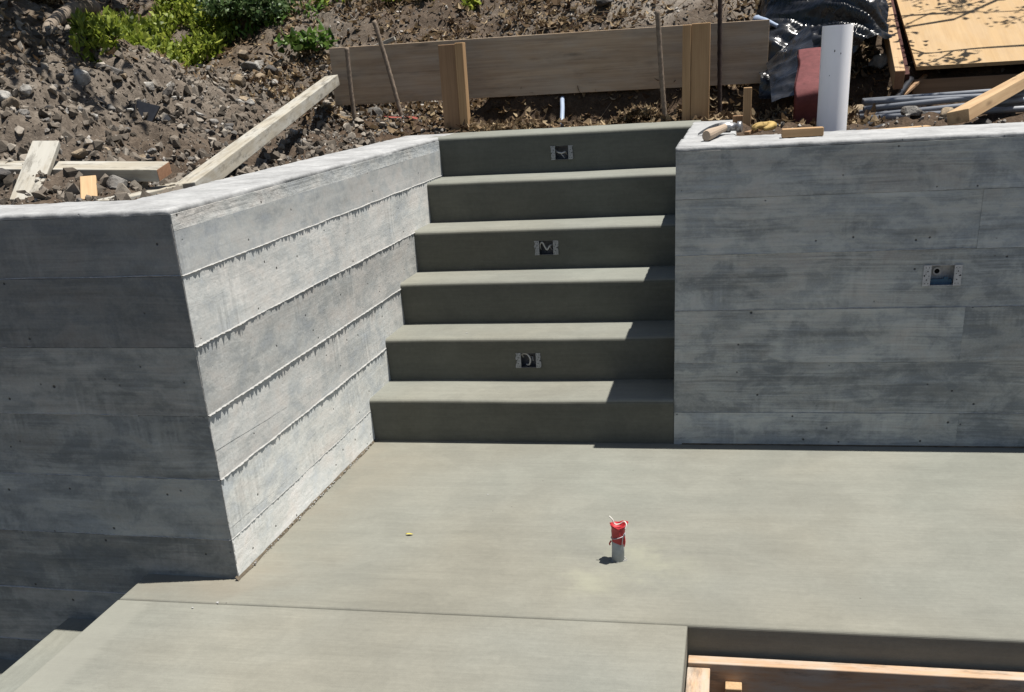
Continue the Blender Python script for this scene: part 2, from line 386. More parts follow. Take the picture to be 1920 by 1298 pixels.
def tube_geo(path, rad, seg=10, cap=True):
    path = [Vector(p) for p in path]; n = len(path)
    rad = rad if isinstance(rad, (list, tuple)) else [rad]*n
    V = []; F = []; prev = None
    for i, p in enumerate(path):
        t = (path[min(i+1, n-1)]-path[max(i-1, 0)]).normalized()
        if prev is None:
            a = Vector((0, 0, 1)) if abs(t.z) < .9 else Vector((1, 0, 0)); u = t.cross(a).normalized()
        else: u = (prev - t*prev.dot(t)).normalized()
        prev = u; q = t.cross(u)
        for j in range(seg):
            an = 2*math.pi*j/seg; V.append(p + (u*math.cos(an)+q*math.sin(an))*rad[i])
    for i in range(n-1):
        for j in range(seg):
            a = i*seg+j; b = i*seg+(j+1) % seg; F.append((a, b, b+seg, a+seg))
    if cap: F.append(tuple(range(seg-1, -1, -1))); F.append(tuple((n-1)*seg+j for j in range(seg)))
    return V, F
def tube(name, path, rad, mat, parent=None, seg=10, smooth=True, mw=None):
    V, F = tube_geo(path, rad, seg); o = mesh(name, V, F, mat, parent, mw)
    if smooth:
        for p in o.data.polygons: p.use_smooth = len(p.vertices) == 4
    return o
def curve_pts(pts, n=16):
    pts = [Vector(p) for p in pts]; out = []
    for i in range(len(pts)-1):
        p0 = pts[max(i-1, 0)]; p1 = pts[i]; p2 = pts[i+1]; p3 = pts[min(i+2, len(pts)-1)]
        for k in range(n):
            t = k/n
            out.append(.5*((2*p1)+(p2-p0)*t+(2*p0-5*p1+4*p2-p3)*t*t+(3*p1-p0-3*p2+p3)*t**3))
    return out+[pts[-1]]
def cut(o, lo, hi):
    """carve a box-shaped recess out of a mesh object (done once, at build time)"""
    bm = bmesh.new(); bm_box(bm, lo, hi); me = bpy.data.meshes.new('c'); bm.to_mesh(me); bm.free()
    c = bpy.data.objects.new('c', me); COL.objects.link(c)
    md = o.modifiers.new('b', 'BOOLEAN'); md.operation = 'DIFFERENCE'; md.object = c; md.solver = 'EXACT'
    bpy.context.view_layer.update()
    ev = o.evaluated_get(bpy.context.evaluated_depsgraph_get())
    nm = bpy.data.meshes.new_from_object(ev); o.modifiers.clear(); o.data = nm
    bpy.data.objects.remove(c)

# ------------------------------------------------------------------ ground
def sp(t, k):
    t = t/k; return k*(math.log1p(math.exp(-abs(t)))+max(t, 0))
def smin(a, b, k):
    h = max(k-abs(a-b), 0)/k; return min(a, b)-h*h*k*.25
def sst(a, b, x):
    t = min(max((x-a)/(b-a), 0), 1); return t*t*(3-2*t)
def hill(x, y):
    s = -(x+1.20)*.971-(y+.6)*.238
    a = min(smin(s, y+.93, .3), 6.)
    zA = .5*sp(a-.1, .08); zB = .52*sp(min(y, 14.)-2.1, .12)
    wr = sst(-.95, -.72, x)
    z = .99+(1-wr)*.10*sst(1.45, 2.0, y)+wr*(.02*sst(1.5, 1.8, y)+.15*sst(1.90, 1.975, y))+max(zA, zB)+max(0, .2-abs(zA-zB))**2/.8
    z += .20*math.exp(-((x+2.35)**2/.30+(y-1.25)**2/.45))
    return z
def ground_z(x, y):
    z = hill(x, y)
    d = min(abs(y+.97) if x < -1.15 else 9, abs(x+1.17) if y < 1.5 else 9, abs(y-1.6) if -1.1 < x < .4 else 9, abs(y-.42) if x > .5 else 9)
    f = .25+.75*min(1, d/.25)
    p = Vector((x, y, 0))
    z += f*(.055*mnoise.noise(p*2.6)+.035*mnoise.noise(p*6.3+Vector((5, 1, 2)))+.020*mnoise.noise(p*15.+Vector((1, 7, 3))))
    if abs(x) < 5 and y < 5:
        z += f*(.014*mnoise.noise(p*34.)+.010*mnoise.noise(p*80.)+.016*mnoise.noise(p*19.))
        if x < -1.1:        # crumbly spoil: ridged lumps and a crevice
            q = sst(-1.2, -1.5, x)*sst(2.9, 2.3, y)
            z += q*f*(.075*(.5-abs(mnoise.noise(p*4.5+Vector((3, 3, 3))))*1.6)+.026*(.5-abs(mnoise.noise(p*11.+Vector((8, 3, 1))))*1.6))
            e = (x+2.12+.18*(y-.9))+.05*mnoise.noise(p*6.)
            z -= q*.07*math.exp(-(e/.05)**2)*sst(.25, .6, y)*sst(1.75, 1.35, y)
    return z
def ax(lo, hi, st, flo, fhi):
    a = list(np.arange(lo, hi, st)); q = st; v = lo; L = []
    while v > flo: q *= 1.35; v -= q; L.append(v)
    q = st; v = a[-1]; H = []
    while v < fhi: q *= 1.35; v += q; H.append(v)
    return L[::-1]+a+H
def build_ground():
    xs = ax(-3.9, 2.7, .021, -60, 60); ys = ax(-1.10, 4.0, .021, -1.11, 70)
    V = []; idx = {}
    for j, y in enumerate(ys):
        for i, x in enumerate(xs): V.append((x, y, ground_z(x, y)))
    nx = len(xs); F = []
    for j in range(len(ys)-1):
        for i in range(nx-1):
            cx = .5*(xs[i]+xs[i+1]); cy = .5*(ys[j]+ys[j+1])
            if (cx < -1.04 and cy > -1.1) or (cx >= -1.04 and cx <= .40 and cy > 1.56) or (cx > .40 and cy > .22):
                if cx < -1.04 and cy < -1.06 + .034*(-.9-cx)*.0 : continue
                if cx > .40 and cx < .50 and cy < 1.40: continue
                F.append((j*nx+i, j*nx+i+1, (j+1)*nx+i+1, (j+1)*nx+i))
    o = mesh('ground', V, F, M['soil'], smooth=True); tag(o, kind='structure')
    # lower ground in front of the walls, under the slabs
    lx = ax(-3.0, 3.0, .09, -60, 60); ly = ax(-4.5, .6, .09, -60, 1.0)
    V = [(x, y, -.66+.05*mnoise.noise(Vector((x*2, y*2, 3.)))+.03*mnoise.noise(Vector((x*7, y*7, 3.)))) for y in ly for x in lx]
    n = len(lx); F = [(j*n+i, j*n+i+1, (j+1)*n+i+1, (j+1)*n+i) for j in range(len(ly)-1) for i in range(n-1)]
    tag(mesh('lower_ground', V, F, M['soil'], smooth=True), kind='structure')
build_ground()

# ------------------------------------------------------------------ slabs and stairs
H = .178; D = .26; XL = -.93; XR = .345
def slab(name, lo, hi, mat, bev, parent=None, seg=4):
    bm = bmesh.new(); bmesh.ops.create_cube(bm, size=1.)
    for v in bm.verts: v.co = Vector([lo[i]+(v.co[i]+.5)*(hi[i]-lo[i]) for i in range(3)])
    es = [e for e in bm.edges if all(abs(v.co.z-hi[2]) < 1e-6 for v in e.verts)]
    bmesh.ops.bevel(bm, geom=es, offset=bev, segments=seg, profile=.5, affect='EDGES')
    return bm_mesh(name, bm, mat, parent)
tag(slab('landing', (-1.222, -1.398, -.15), (4.2, .05, 0.), M['landing'], .010), kind='structure')
tag(slab('walkway', (-1.222, -3.3, -.176), (.424, -1.4015, -.0008), M['walk'], .006), kind='structure')
st = thing('concrete_stairs', (-.3, 0, 0), 'six smooth grey concrete steps rising between the two board-marked walls', 'stairs')
def step_profile(y0, z0, z1, depth, o=.016, r=.017):
    P = [(y0+depth, z0-.012), (y0+depth, z1), (y0-o+.060, z1), (y0-o+.054, z1-.0012), (y0-o+.046, z1-.0004), (y0-o+r, z1)]
    for k in range(1, 7):
        a = math.pi/2*k/6; P.append((y0-o+r-r*math.sin(a), z1-r+r*math.cos(a)))
    P += [(y0-o+.002, z1-r-.02), (y0-.004, z0+.05), (y0, z0-.012)]
    return P
def extrude_x(name, prof, x0, x1, mat, parent, nx=28, wob=.0036, seed=0.):
    V = []; F = []; n = len(prof)
    for i in range(nx+1):
        x = x0+(x1-x0)*i/nx
        for j, (y, z) in enumerate(prof):
            q = wob*mnoise.noise(Vector((x*2.2, seed, j*.02))) if j > 0 and j < n-1 else 0
            V.append((x, y+q, z+q*.6))
    for i in range(nx):
        for j in range(n):
            a = i*n+j; b = i*n+(j+1) % n; F.append((a, b, b+n, a+n))
    F.append(tuple(range(n))[::-1]); F.append(tuple(nx*n+j for j in range(n)))
    bm = bmesh.new(); vs = [bm.verts.new(v) for v in V]
    for f in F: bm.faces.new([vs[q] for q in f])
    o = bm_mesh(name, bm, mat, parent)
    for p in o.data.polygons: p.use_smooth = abs(p.normal.x) < .5
    try: o.data.set_sharp_from_angle(angle=R(40))
    except Exception: pass
    return o
steps = []
for k in range(6):
    dep = D+.05 if k < 5 else .335
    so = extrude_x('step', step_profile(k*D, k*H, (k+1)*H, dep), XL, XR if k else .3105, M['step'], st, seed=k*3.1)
    so.data.materials.append(M['riser'])                # front faces get a darker, blotchier tone than the broomed tread
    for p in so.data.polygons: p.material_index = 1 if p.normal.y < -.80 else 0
    steps.append(so)
low = thing('lower_stairs', (-1.5, -2.3, -.4), 'brushed concrete steps descending at the left edge of the landing, below the shaded wall', 'stairs')
for k in range(4):
    x1 = -1.222-.33*k + .03; x0 = -1.222-.33*(k+1)
    slab('step', (x0, -3.3, -H*(k+1)-.2), (x1, -1.19, -H*(k+1)), M['lowstep'], .010, low)

# ------------------------------------------------------------------ walls
TOP = 1.068
CZ = [1.0535, .897, .706, .510, .318, .128]
def fin(name, A, B, nrm, base, spike, mat, parent, step=.006, thick=.0035, up=(0, 0, 1), sag=.0, p_spike=.3, gap=.12):
    """ragged ridge of cement squeezed out between two form boards"""
    A = Vector(A); B = Vector(B); nrm = Vector(nrm).normalized(); u = Vector(up)
    L = (B-A).length; n = max(4, int(L/step)); V = []; F = []
    ph = random.uniform(0, 99); prof = [0.]*(n+1)
    x = 0.
    while x < L:                       # tongues of cement, each a lopsided triangle
        wd = random.uniform(.006, .026); hgt = spike*random.random()**1.5; c0 = x; pk = random.uniform(.25, .75)
        for i in range(max(0, int(c0/L*n)), min(n, int((c0+wd)/L*n))+1):
            q = (i*L/n-c0)/wd; prof[i] = max(prof[i], hgt*max(0., min(q/pk, (1-q)/(1-pk))))
        x += wd*random.uniform(.5, 1.6)*(.38/max(p_spike, .05))
    for i in range(n+1):
        t = i/n; env = .45+.75*(.5+.5*mnoise.noise(Vector((t*L*4., ph, 0))))
        on = sst(-.62+gap, -.42+gap, mnoise.noise(Vector((t*L*9., ph+7, 0))))*.85+.15
        p = base*env*(.8+.5*mnoise.noise(Vector((t*L*70., ph, 2)))+.25*random.random())+prof[i]*env
        p = max(.0004, p*on)
        c = A.lerp(B, t)+u*(.0025*mnoise.noise(Vector((t*L*7., ph+3, 0))))
        th = thick*(.7+.6*random.random())
        V += [c+u*th-nrm*.004, c+nrm*p-u*sag*p+u*.0005, c-u*th-nrm*.004]
    for i in range(n):
        a = i*3
        F += [(a, a+3, a+4, a+1), (a+1, a+4, a+5, a+2)]
    return mesh(name, V, F, mat, parent)
def panel(parent, o, dx, nrm, x0, x1, z0, z1, proud, mat, back=.011, name='board_imprint'):
    """imprint of one form board: a slab lying on the wall core"""
    o = Vector(o); dx = Vector(dx); nrm = Vector(nrm); z = Vector((0, 0, 1))
    bm = bmesh.new(); n = max(2, int((x1-x0)/.05)); rows = 3
    top = []; g = []
    sd = random.uniform(0, 90)
    for i in range(n+1):
        col = []
        for j in range(rows+1):
            s = x0+(x1-x0)*i/n; zz = z0+(z1-z0)*j/rows
            wv = .0013*mnoise.noise(Vector((s*1.7, zz*5, sd)))
            cup = .0008*(abs(j/rows-.5)*2)**2
            col.append(bm.verts.new(o+dx*s+z*zz+nrm*(proud+wv+cup)))
        g.append(col)
    for i in range(n):
        for j in range(rows): bm.faces.new((g[i][j], g[i+1][j], g[i+1][j+1], g[i][j+1]))
    be = [e for e in bm.edges if e.is_boundary]
    r = bmesh.ops.extrude_edge_only(bm, edges=be)
    for v in r['geom']:
        if isinstance(v, bmesh.types.BMVert): v.co -= nrm*back
    return bm_mesh(name, bm, mat, parent)
def prism(name, poly, z0, z1, mat, parent, bev=0., wob=0.):
    bm = bmesh.new(); vs = [bm.verts.new((x, y, z0)) for x, y in poly]; f = bm.faces.new(vs)
    r = bmesh.ops.extrude_face_region(bm, geom=[f])
    for v in r['geom']:
        if isinstance(v, bmesh.types.BMVert): v.co.z = z1
    if bev:
        es = [e for e in bm.edges if all(abs(v.co.z-z1) < 1e-6 for v in e.verts)]
        bmesh.ops.bevel(bm, geom=es, offset=bev, segments=4, profile=.5, affect='EDGES')
    return bm_mesh(name, bm, mat, parent)
def cap_strip(name, A, B, nL, wid, z, r, mat, parent, seed, over=-.0006, step=.012):
    """trowelled, slightly wavy wall top with rounded arrises running from A to B; nL points to the back"""
    A = Vector((*A, 0)); B = Vector((*B, 0)); nL = Vector((*nL, 0)); L = (B-A).length; n = int(L/step)
    prof = []
    for k in range(6): a = math.pi/2*k/5; prof.append((-over+r-r*math.cos(a), z-r+r*math.sin(a)))
    m_ = 7
    for k in range(1, m_): prof.append((r+(wid-2*r)*k/m_, z))
    for k in range(6): a = math.pi/2*(1-k/5); prof.append((wid-r+r*math.cos(a), z-r+r*math.sin(a)))
    prof = [(-over+.0005, z-r-.004)]+prof+[(wid, z-.05)]
    V = []; F = []; q = len(prof)
    for i in range(n+1):
        c = A.lerp(B, i/n)
        for j, (d, zz) in enumerate(prof):
            p = c+nL*d
            k1 = mnoise.noise(Vector((p.x*5, p.y*5, seed)))+.6*mnoise.noise(Vector((p.x*17, p.y*17, seed)))+.55*mnoise.noise(Vector((p.x*55, p.y*55, seed)))
            edge = .0034 if 1 <= j <= 6 else .001
            V.append((p.x-nL.x*edge*k1, p.y-nL.y*edge*k1, zz+.0025*k1 if j not in (0, q-1) else zz))
    for i in range(n):
        for j in range(q-1): a = i*q+j; F.append((a, a+1, a+1+q, a+q))
    F.append(tuple(range(q))); F.append(tuple(n*q+j for j in range(q))[::-1])
    bm = bmesh.new(); vs = [bm.verts.new(v) for v in V]
    for f in F: bm.faces.new([vs[t] for t in f])
    return bm_mesh(name, bm, mat, parent, smooth=True)

# left L-shaped wall: return along the stairs + wing in shade
LW = thing('retaining_wall', (-1.0, -1.1, 0), 'board-marked concrete wall left of the stairs, one face sunlit and one shaded, meeting at a corner', 'wall')
def xl(y): return -.8937+.0144*y
aL = -.0338
cx, cy = xl(-1.248), -1.248
prism('wall_core', [(xl(-1.236)-.012, -1.236), (xl(1.6)-.012, 1.6), (-1.148, 1.6), (-1.16, -.99), (-5.5, -.99+aL*(-5.5+1.16)), (-5.5, -1.236+aL*(-5.5-cx))], -1.4, 1.045, M['wing'], LW)
dxl = Vector((.0144, 1, 0)).normalized(); nl = Vector((1, -.0144, 0)).normalized()
zz = CZ+[-.06]
for i in range(6):
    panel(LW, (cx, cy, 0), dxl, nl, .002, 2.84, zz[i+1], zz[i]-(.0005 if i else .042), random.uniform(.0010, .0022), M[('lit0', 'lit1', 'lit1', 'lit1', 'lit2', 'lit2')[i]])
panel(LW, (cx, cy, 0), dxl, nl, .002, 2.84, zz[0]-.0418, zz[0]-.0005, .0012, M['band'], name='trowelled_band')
for i in range(1, 6):
    ln = 2.84 if i < 3 else 2.84
    fin('form_fin', Vector((cx, cy, zz[i]))+nl*.0005, Vector((cx, cy, zz[i]))+dxl*2.70+nl*.0005, nl, (.0060, .0062, .0068, .0060, .0030)[i-1], (.0065, .007, .007, .0065, .003)[i-1], M['fin'], LW, .0035, .0052, p_spike=.5, gap=-.25)
# board edge cracks: a thin split line running with the grain in the two lowest courses
for (ya, za, yb, zb) in ((-1.24, .163, .0, .137), (-1.24, .405, .25, .325)):
    fin('split_line', Vector((xl(ya), ya, za))+nl*.0006, Vector((xl(yb), yb, zb))+nl*.0006, nl, .0010, .0004, M['crack'], LW, .01, .0009, gap=-.2)
dxw = Vector((-1, -aL, 0)).normalized(); nw = Vector((aL, -1, 0)).normalized()
zw = CZ+[-.075, -.27, -.47, -.70]
for i in range(len(zw)-1):
    js = [.0]+([] if i % 2 else [1.9+.3*random.random()])+[4.5]
    for a, b in zip(js[:-1], js[1:]):
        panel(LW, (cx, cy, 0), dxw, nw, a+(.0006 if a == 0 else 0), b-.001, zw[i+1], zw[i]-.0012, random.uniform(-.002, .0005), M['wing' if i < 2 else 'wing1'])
    if i: fin('form_fin', Vector((cx, cy, zw[i]))+nw*.0002, Vector((cx, cy, zw[i]))+dxw*3.2+nw*.0002, nw, .0018, .003, M['finm'], LW, .008, .0034, gap=.22)
fin('corner_fin', (cx+.0005, cy+.0012, .0), (cx-.001, cy-.0005, 1.03), (.5, -.8, 0), .0012, .005, M['fin'], LW, .007, .003, up=(1, .5, 0), p_spike=.4)
cap_strip('wall_top', (cx, cy+.02), (xl(1.6), 1.6), (-1, .0144), .262, TOP, .010, M['cap'], LW, 1.)
cap_strip('wall_top', (cx-.001, cy), (-5.2, cy+aL*(-5.2-cx)), (0, 1), .265, TOP-.0008, .010, M['cap'], LW, 4.)
# gritty joint along the foot of the sunlit face
V = []; F = []
for i in range(121):
    y = -1.262+1.262*i/120; wv = .006+.006*mnoise.noise(Vector((y*9, 3, 1)))+.002*random.random()
    V += [(xl(y)-.002, y, .011+.005*mnoise.noise(Vector((y*14, 8, 1)))), (xl(y)+wv*.5, y, .006), (xl(y)+wv, y, .0012)]
for i in range(120):
    a = i*3; F += [(a, a+1, a+4, a+3), (a+1, a+2, a+5, a+4)]
mesh('foot_joint', V, F, M['joint'], LW)
bm = bmesh.new()
for i in range(70):
    y = random.uniform(-1.24, 0); r = random.uniform(.001, .0032)
    bmesh.ops.create_icosphere(bm, subdivisions=1, radius=r, matrix=Matrix.Translation((xl(y)+.006+random.random()*.008, y, .005+random.random()*.006)) @ Matrix.Diagonal((1, 1.6, .7, 1)))
tag(bm_mesh('cement_crumbs', bm, M['finr'], LW), kind='stuff')

# right L-shaped wall
RW = thing('retaining_wall', (1.0, .2, 0), 'shaded board-marked concrete wall right of the stairs, with a hammer and offcuts on top', 'wall')
x0r, yr = .312, -.006
prism('wall_core', [(x0r+.012, yr+.012), (5.6, yr+.012), (5.6, .42), (.512, .42), (.512, 1.5), (x0r+.012, 1.5)], -.4, 1.045, M['right'], RW)
splits = [[], [1.312], [], [1.30], [], [1.322]]
rz = CZ+[-.05]; rpanels = []
for i in range(6):
    js = [x0r]+splits[i]+([2.4+.4*random.random()] if i % 2 == 0 else [3.1])+[5.6]
    for a, b in zip(js[:-1], js[1:]):
        rpanels.append((a, b, rz[i+1], rz[i], panel(RW, (0, yr, 0), (1, 0, 0), (0, -1, 0), a+(.0002 if a > .4 else .0), b-.0002, rz[i+1], rz[i]-.0013, random.uniform(-.0018, .0008), M['right'])))
    if i: fin('form_fin', (x0r, yr-.0002, rz[i]), (3.4, yr-.0002, rz[i]), (0, -1, 0), .0014, .0025 if i < 5 else .005, M['finm'], RW, .008, .003, gap=.30)
    panel(RW, (x0r, 0, 0), (0, -1, 0), (-1, 0, 0), -1.5, .002, rz[i+1], rz[i]-.0005, random.uniform(-.001, .001), M['right'])
cap_strip('wall_top', (x0r-.001, yr), (5.5, yr), (0, 1), .428, TOP, .010, M['cap'], RW, 8.)
cap_strip('wall_top', (x0r, yr+.02), (x0r, 1.5), (1, 0), .20, TOP+.0007, .010, M['cap'], RW, 12.)
V = []; F = []
for i in range(101):
    x = x0r+.03+3.2*i/100; wv = .006+.005*mnoise.noise(Vector((x*8, 1, 1)))
    V += [(x, yr+.001, .006), (x, yr-wv, .0012)]
F = [(i*2, i*2+1, i*2+3, i*2+2) for i in range(100)]
mesh('foot_joint', V, F, M['joint'], RW)

# ------------------------------------------------------------------ electrical boxes
def ebox(cxb, yf, zc, wd, ht, dep, label, style, tilt=0.):
    T = thing('electrical_box', (cxb, yf, zc), label, 'electrical box', 'electrical boxes cast into the concrete')
    x0, x1, z0, z1 = cxb-wd/2, cxb+wd/2, zc-ht/2, zc+ht/2; t = .0015
    bm = bmesh.new()
    bm_box(bm, (x0, yf+.001, z0), (x0+t, yf+dep, z1)); bm_box(bm, (x1-t, yf+.001, z0), (x1, yf+dep, z1))
    bm_box(bm, (x0+t, yf+.001, z0), (x1-t, yf+dep, z0+t)); bm_box(bm, (x0+t, yf+.001, z1-t), (x1-t, yf+dep, z1))
    bm_box(bm, (x0+t, yf+dep-t, z0+t), (x1-t, yf+dep-.0001, z1-t))
    bm_mesh('box_shell', bm, M['boxin'] if style else M['steel'], T)
    ew = wd*.19
    for sgn in (-1, 1):
        a = x0 if sgn < 0 else x1-ew; V = []; F = []
        n = 8
        for i in range(n+1):            # ragged outer edge where mortar clings
            zt = z0+(z1-z0)*i/n; e = (random.uniform(-.004, .003) if style else 0.)
            V += [((a-.002-e if sgn < 0 else a), yf-.0022, zt), ((a+ew if sgn < 0 else a+ew+.002+e), yf-.0022, zt)]
        base = len(V); V += [(x, yf+.001, z) for x, y, z in V]
        for i in range(n):
            F += [(2*i, 2*i+1, 2*i+3, 2*i+2), (base+2*i, base+2*i+2, base+2*i+3, base+2*i+1), (2*i, 2*i+2, base+2*i+2, base+2*i), (2*i+1, base+2*i+1, base+2*i+3, 2*i+3)]
        F += [(0, base, base+1, 1), (2*n, 2*n+1, base+2*n+1, base+2*n)]
        ear = mesh('box_ear', V, F, M['earsteel'] if style else M['steel'], T)
        bm = bmesh.new(); ex = a+ew/2
        for (hx, hz, hr) in ((-.25, .38, .0016), (.2, .38, .0016), (.05, .2, .0022), (-.2, .08, .0015), (.25, -.02, .0016), (-.05, -.2, .0022), (.2, -.38, .0016), (-.25, -.38, .0016), (-.5*(1 if sgn < 0 else -1)*.8, 0., .0028)):
            bmesh.ops.create_circle(bm, cap_ends=True, segments=8, radius=hr*(1 if style == 0 else .8), matrix=Matrix.Translation((ex+hx*ew, yf-.0026, zc+hz*ht)) @ Matrix.Rotation(R(90), 4, 'X'))
        bm_mesh('perforations', bm, M['dark'], ear)
    yb = yf+dep-.006
    if style == 0:
        for r0, r1, mt, nm, yy in ((.0135, .0085, M['steel'], 'bushing', yb-.004),):
            V = []; F = []
            for j in range(20):
                an = 2*math.pi*j/20
                for rr in (r0, r1): V.append((cxb-.012+rr*math.cos(an), yy, zc+.008+rr*math.sin(an)))
            F = [(2*j, 2*j+1, (2*j+3) % 40, (2*j+2) % 40) for j in range(20)]
            mesh(nm, V, F, mt, T)
        bm = bmesh.new(); bmesh.ops.create_circle(bm, cap_ends=True, segments=20, radius=.0085, matrix=Matrix.Translation((cxb-.012, yb-.003, zc+.008)) @ Matrix.Rotation(R(90), 4, 'X'))
        bm_mesh('knockout', bm, M['dark'], T)
        box('blue_insert', (x0+ew, yf+dep*.35, z0+.002), (x1-ew-.001, yf+dep*.6, z0+.020), M['bluetape'], T, .001)
        box('clamp', (cxb+.008, yf+dep*.3, z0+.020), (cxb+.022, yf+dep*.55, z0+.026), M['bluetape'], T, .001)
    else:
        q = {1: [(-.028, .9, .004), (-.03, .4, .022), (-.008, .25, .024), (.006, .2, .004), (.0, .3, -.02), (-.014, .5, -.022)],
             2: [(-.03, .8, -.012), (-.03, .3, .012), (-.018, .2, .022), (-.008, .2, .004), (.002, .25, -.01), (.014, .3, .006), (.03, .8, .01)],
             3: [(-.036, .7, .012), (-.02, .25, .002), (.0, .2, -.002), (.014, .3, .002), (.018, .8, -.01)]}[style]
        tube('cable', curve_pts([(cxb+a, yf+dep*b, zc+c_) for a, b, c_ in q], 6), .0035, M['cable'], T, 8)
        q2 = {1: [(-.01, .9, -.006), (.01, .5, .012), (.016, .4, -.006)], 2: [(.0, .9, -.01), (.012, .4, .002), (.022, .6, -.014)], 3: [(-.006, .3, -.006), (.004, .3, -.016), (.010, .35, -.026)]}[style]
        tube('ground_wire', curve_pts([(cxb+a, yf+dep*b, zc+c_) for a, b, c_ in q2], 6), .0022, M['wire'], T, 6)
    return T
for k, xb, zb, lab, sty in ((1, -.289, .262, 'electrical box in the lowest lit riser, holding a looped cable', 1), (3, -.287, .625, 'electrical box in the middle riser, with a wavy cable inside', 2), (5, -.285, .975, 'electrical box in the topmost riser, with a sagging cable', 3)):
    yf = k*D-.010
    cut(steps[k], (xb-.0505, yf-.05, zb-.031), (xb+.0505, yf+.052, zb+.031))
    ebox(xb, yf-.0005, zb, .1, .061, .045, lab, sty)
for a, b, z0, z1, p in rpanels:
    if a < 1.21 < b and z0 < .62 < z1:
        cut(p, (1.2125-.0605, yr-.05, .6185-.0355), (1.2125+.0605, yr+.05, .6185+.0355)); break
core = [o for o in RW.children if o.name.startswith('wall_core')][0]
cut(core, (1.2125-.0605, yr-.05, .6185-.0355), (1.2125+.0605, yr+.052, .6185+.0355))
ebox(1.2125, yr-.0015, .6185, .12, .070, .045, 'open steel electrical box with perforated white ears in the right wall', 0)

# ------------------------------------------------------------------ stub pipe on the landing
px, py = .204, -1.03
T = thing('stub_pipe', (px, py, 0), 'grey stub pipe capped with red tape and tied with wire, standing on the landing', 'pipe')
tube('pipe', [(px, py, -.01), (px+.001, py, .05), (px+.002, py, .1)], .0186, M['stub'], T, 24)
V = []; F = []; nn = 28; lv = [(.060, .0192), (.070, .0199), (.085, .0197), (.098, .0202), (.108, .0215), (.117, .0255), (.1165, .0235), (.106, .0195), (.102, .004)]
for i, (z, r) in enumerate(lv):
    for j in range(nn):
        an = 2*math.pi*j/nn
        wv = (.0035*math.sin(3*an+1)+.0022*math.sin(7*an)) if 4 <= i <= 6 else .0006*math.sin(5*an+i)
        dz = .0045*math.sin(2*an+.6) if 4 <= i <= 6 else (.004*math.sin(2*an) if i == 0 else 0)
        V.append((px+.002+(r+wv)*math.cos(an), py+(r+wv)*math.sin(an), z+dz))
for i in range(len(lv)-1):
    for j in range(nn): a = i*nn+j; b = i*nn+(j+1) % nn; F.append((a, b, b+nn, a+nn))
F.append(tuple((len(lv)-1)*nn+j for j in range(nn)))
mesh('red_tape', V, F, M['redtape'], T, smooth=True)
ring = [(px+.002+.0212*math.cos(a), py+.0212*math.sin(a), .079+.006*math.cos(a)) for a in np.linspace(0, 2*math.pi, 25)]
tube('wire_tie', ring, .0013, M['wire'], T, 6)
tube('wire_tail', curve_pts([(px+.021, py-.008, .086), (px+.024, py-.012, .094), (px+.019, py-.017, .088), (px+.016, py-.019, .07), (px+.014, py-.0195, .05)], 6), .0012, M['wire'], T, 6)
tube('tape_tail', curve_pts([(px+.02, py-.006, .085), (px+.0225, py-.01, .065), (px+.02, py-.012, .05)], 5), .0022, M['redtape'], T, 6)
tube('tape_knot', curve_pts([(px-.018, py-.008, .066), (px-.0225, py-.009, .058), (px-.022, py-.008, .052)], 5), .0024, M['redtape'], T, 6)
tube('string', curve_pts([(px-.024, py+.002, .140), (px-.014, py, .130), (px-.008, py, .116), (px+.006, py+.006, .114), (px+.02, py+.002, .124), (px+.027, py-.006, .118), (px+.024, py-.012, .106)], 8), .0019, M['string'], T, 6)
bm = bmesh.new()
for i in range(26):
    a = random.uniform(0, 6.28); r = .019+random.random()**2*.010; s = random.uniform(.001, .0024)
    bmesh.ops.create_icosphere(bm, subdivisions=1, radius=s, matrix=Matrix.Translation((px+r*math.cos(a), py+r*math.sin(a), .001)) @ Matrix.Diagonal((1.4, 1., .6, 1)))
tag(bm_mesh('mortar_collar', bm, M['fin'], T), kind='stuff')
# fallen leaf
V = []; F = []
for i in range(9):
    t = i/8; wv = .006*math.sin(math.pi*t)**.8; V += [(-.012+.024*t, -wv, .004+.002*math.sin(t*4)), (-.012+.024*t, 0, .0025+.0015*math.sin(t*4)), (-.012+.024*t, wv, .0045+.002*math.cos(t*3))]
for i in range(8): a = i*3; F += [(a, a+3, a+4, a+1), (a+1, a+4, a+5, a+2)]
tag(mesh('fallen_leaf', V, F, M['leafy'], mw=Matrix.Translation((-.479, -.902, .001)) @ Matrix.Rotation(.25, 4, 'Z')), 'small yellow leaf lying on the bare landing', 'leaf')
for i, (x, y, s) in enumerate(((-.905, -1.40, .005), (-.965, -1.435, .0035), (-.56, .33, .004), (-.30, -.55, .003))):
    z = 2*H if i == 2 else 0
    bm = bmesh.new(); bmesh.ops.create_icosphere(bm, subdivisions=1, radius=s)
    for v in bm.verts: v.co = Vector((v.co.x*random.uniform(.7, 1.5), v.co.y*random.uniform(.7, 1.3), v.co.z*.6))
    tag(bm_mesh('cement_crumb', bm, M['fin'], mw=Matrix.Translation((x, y, z+s*.5))), 'tiny pale cement crumb lying on the concrete', 'crumb', 'cement crumbs on the concrete')

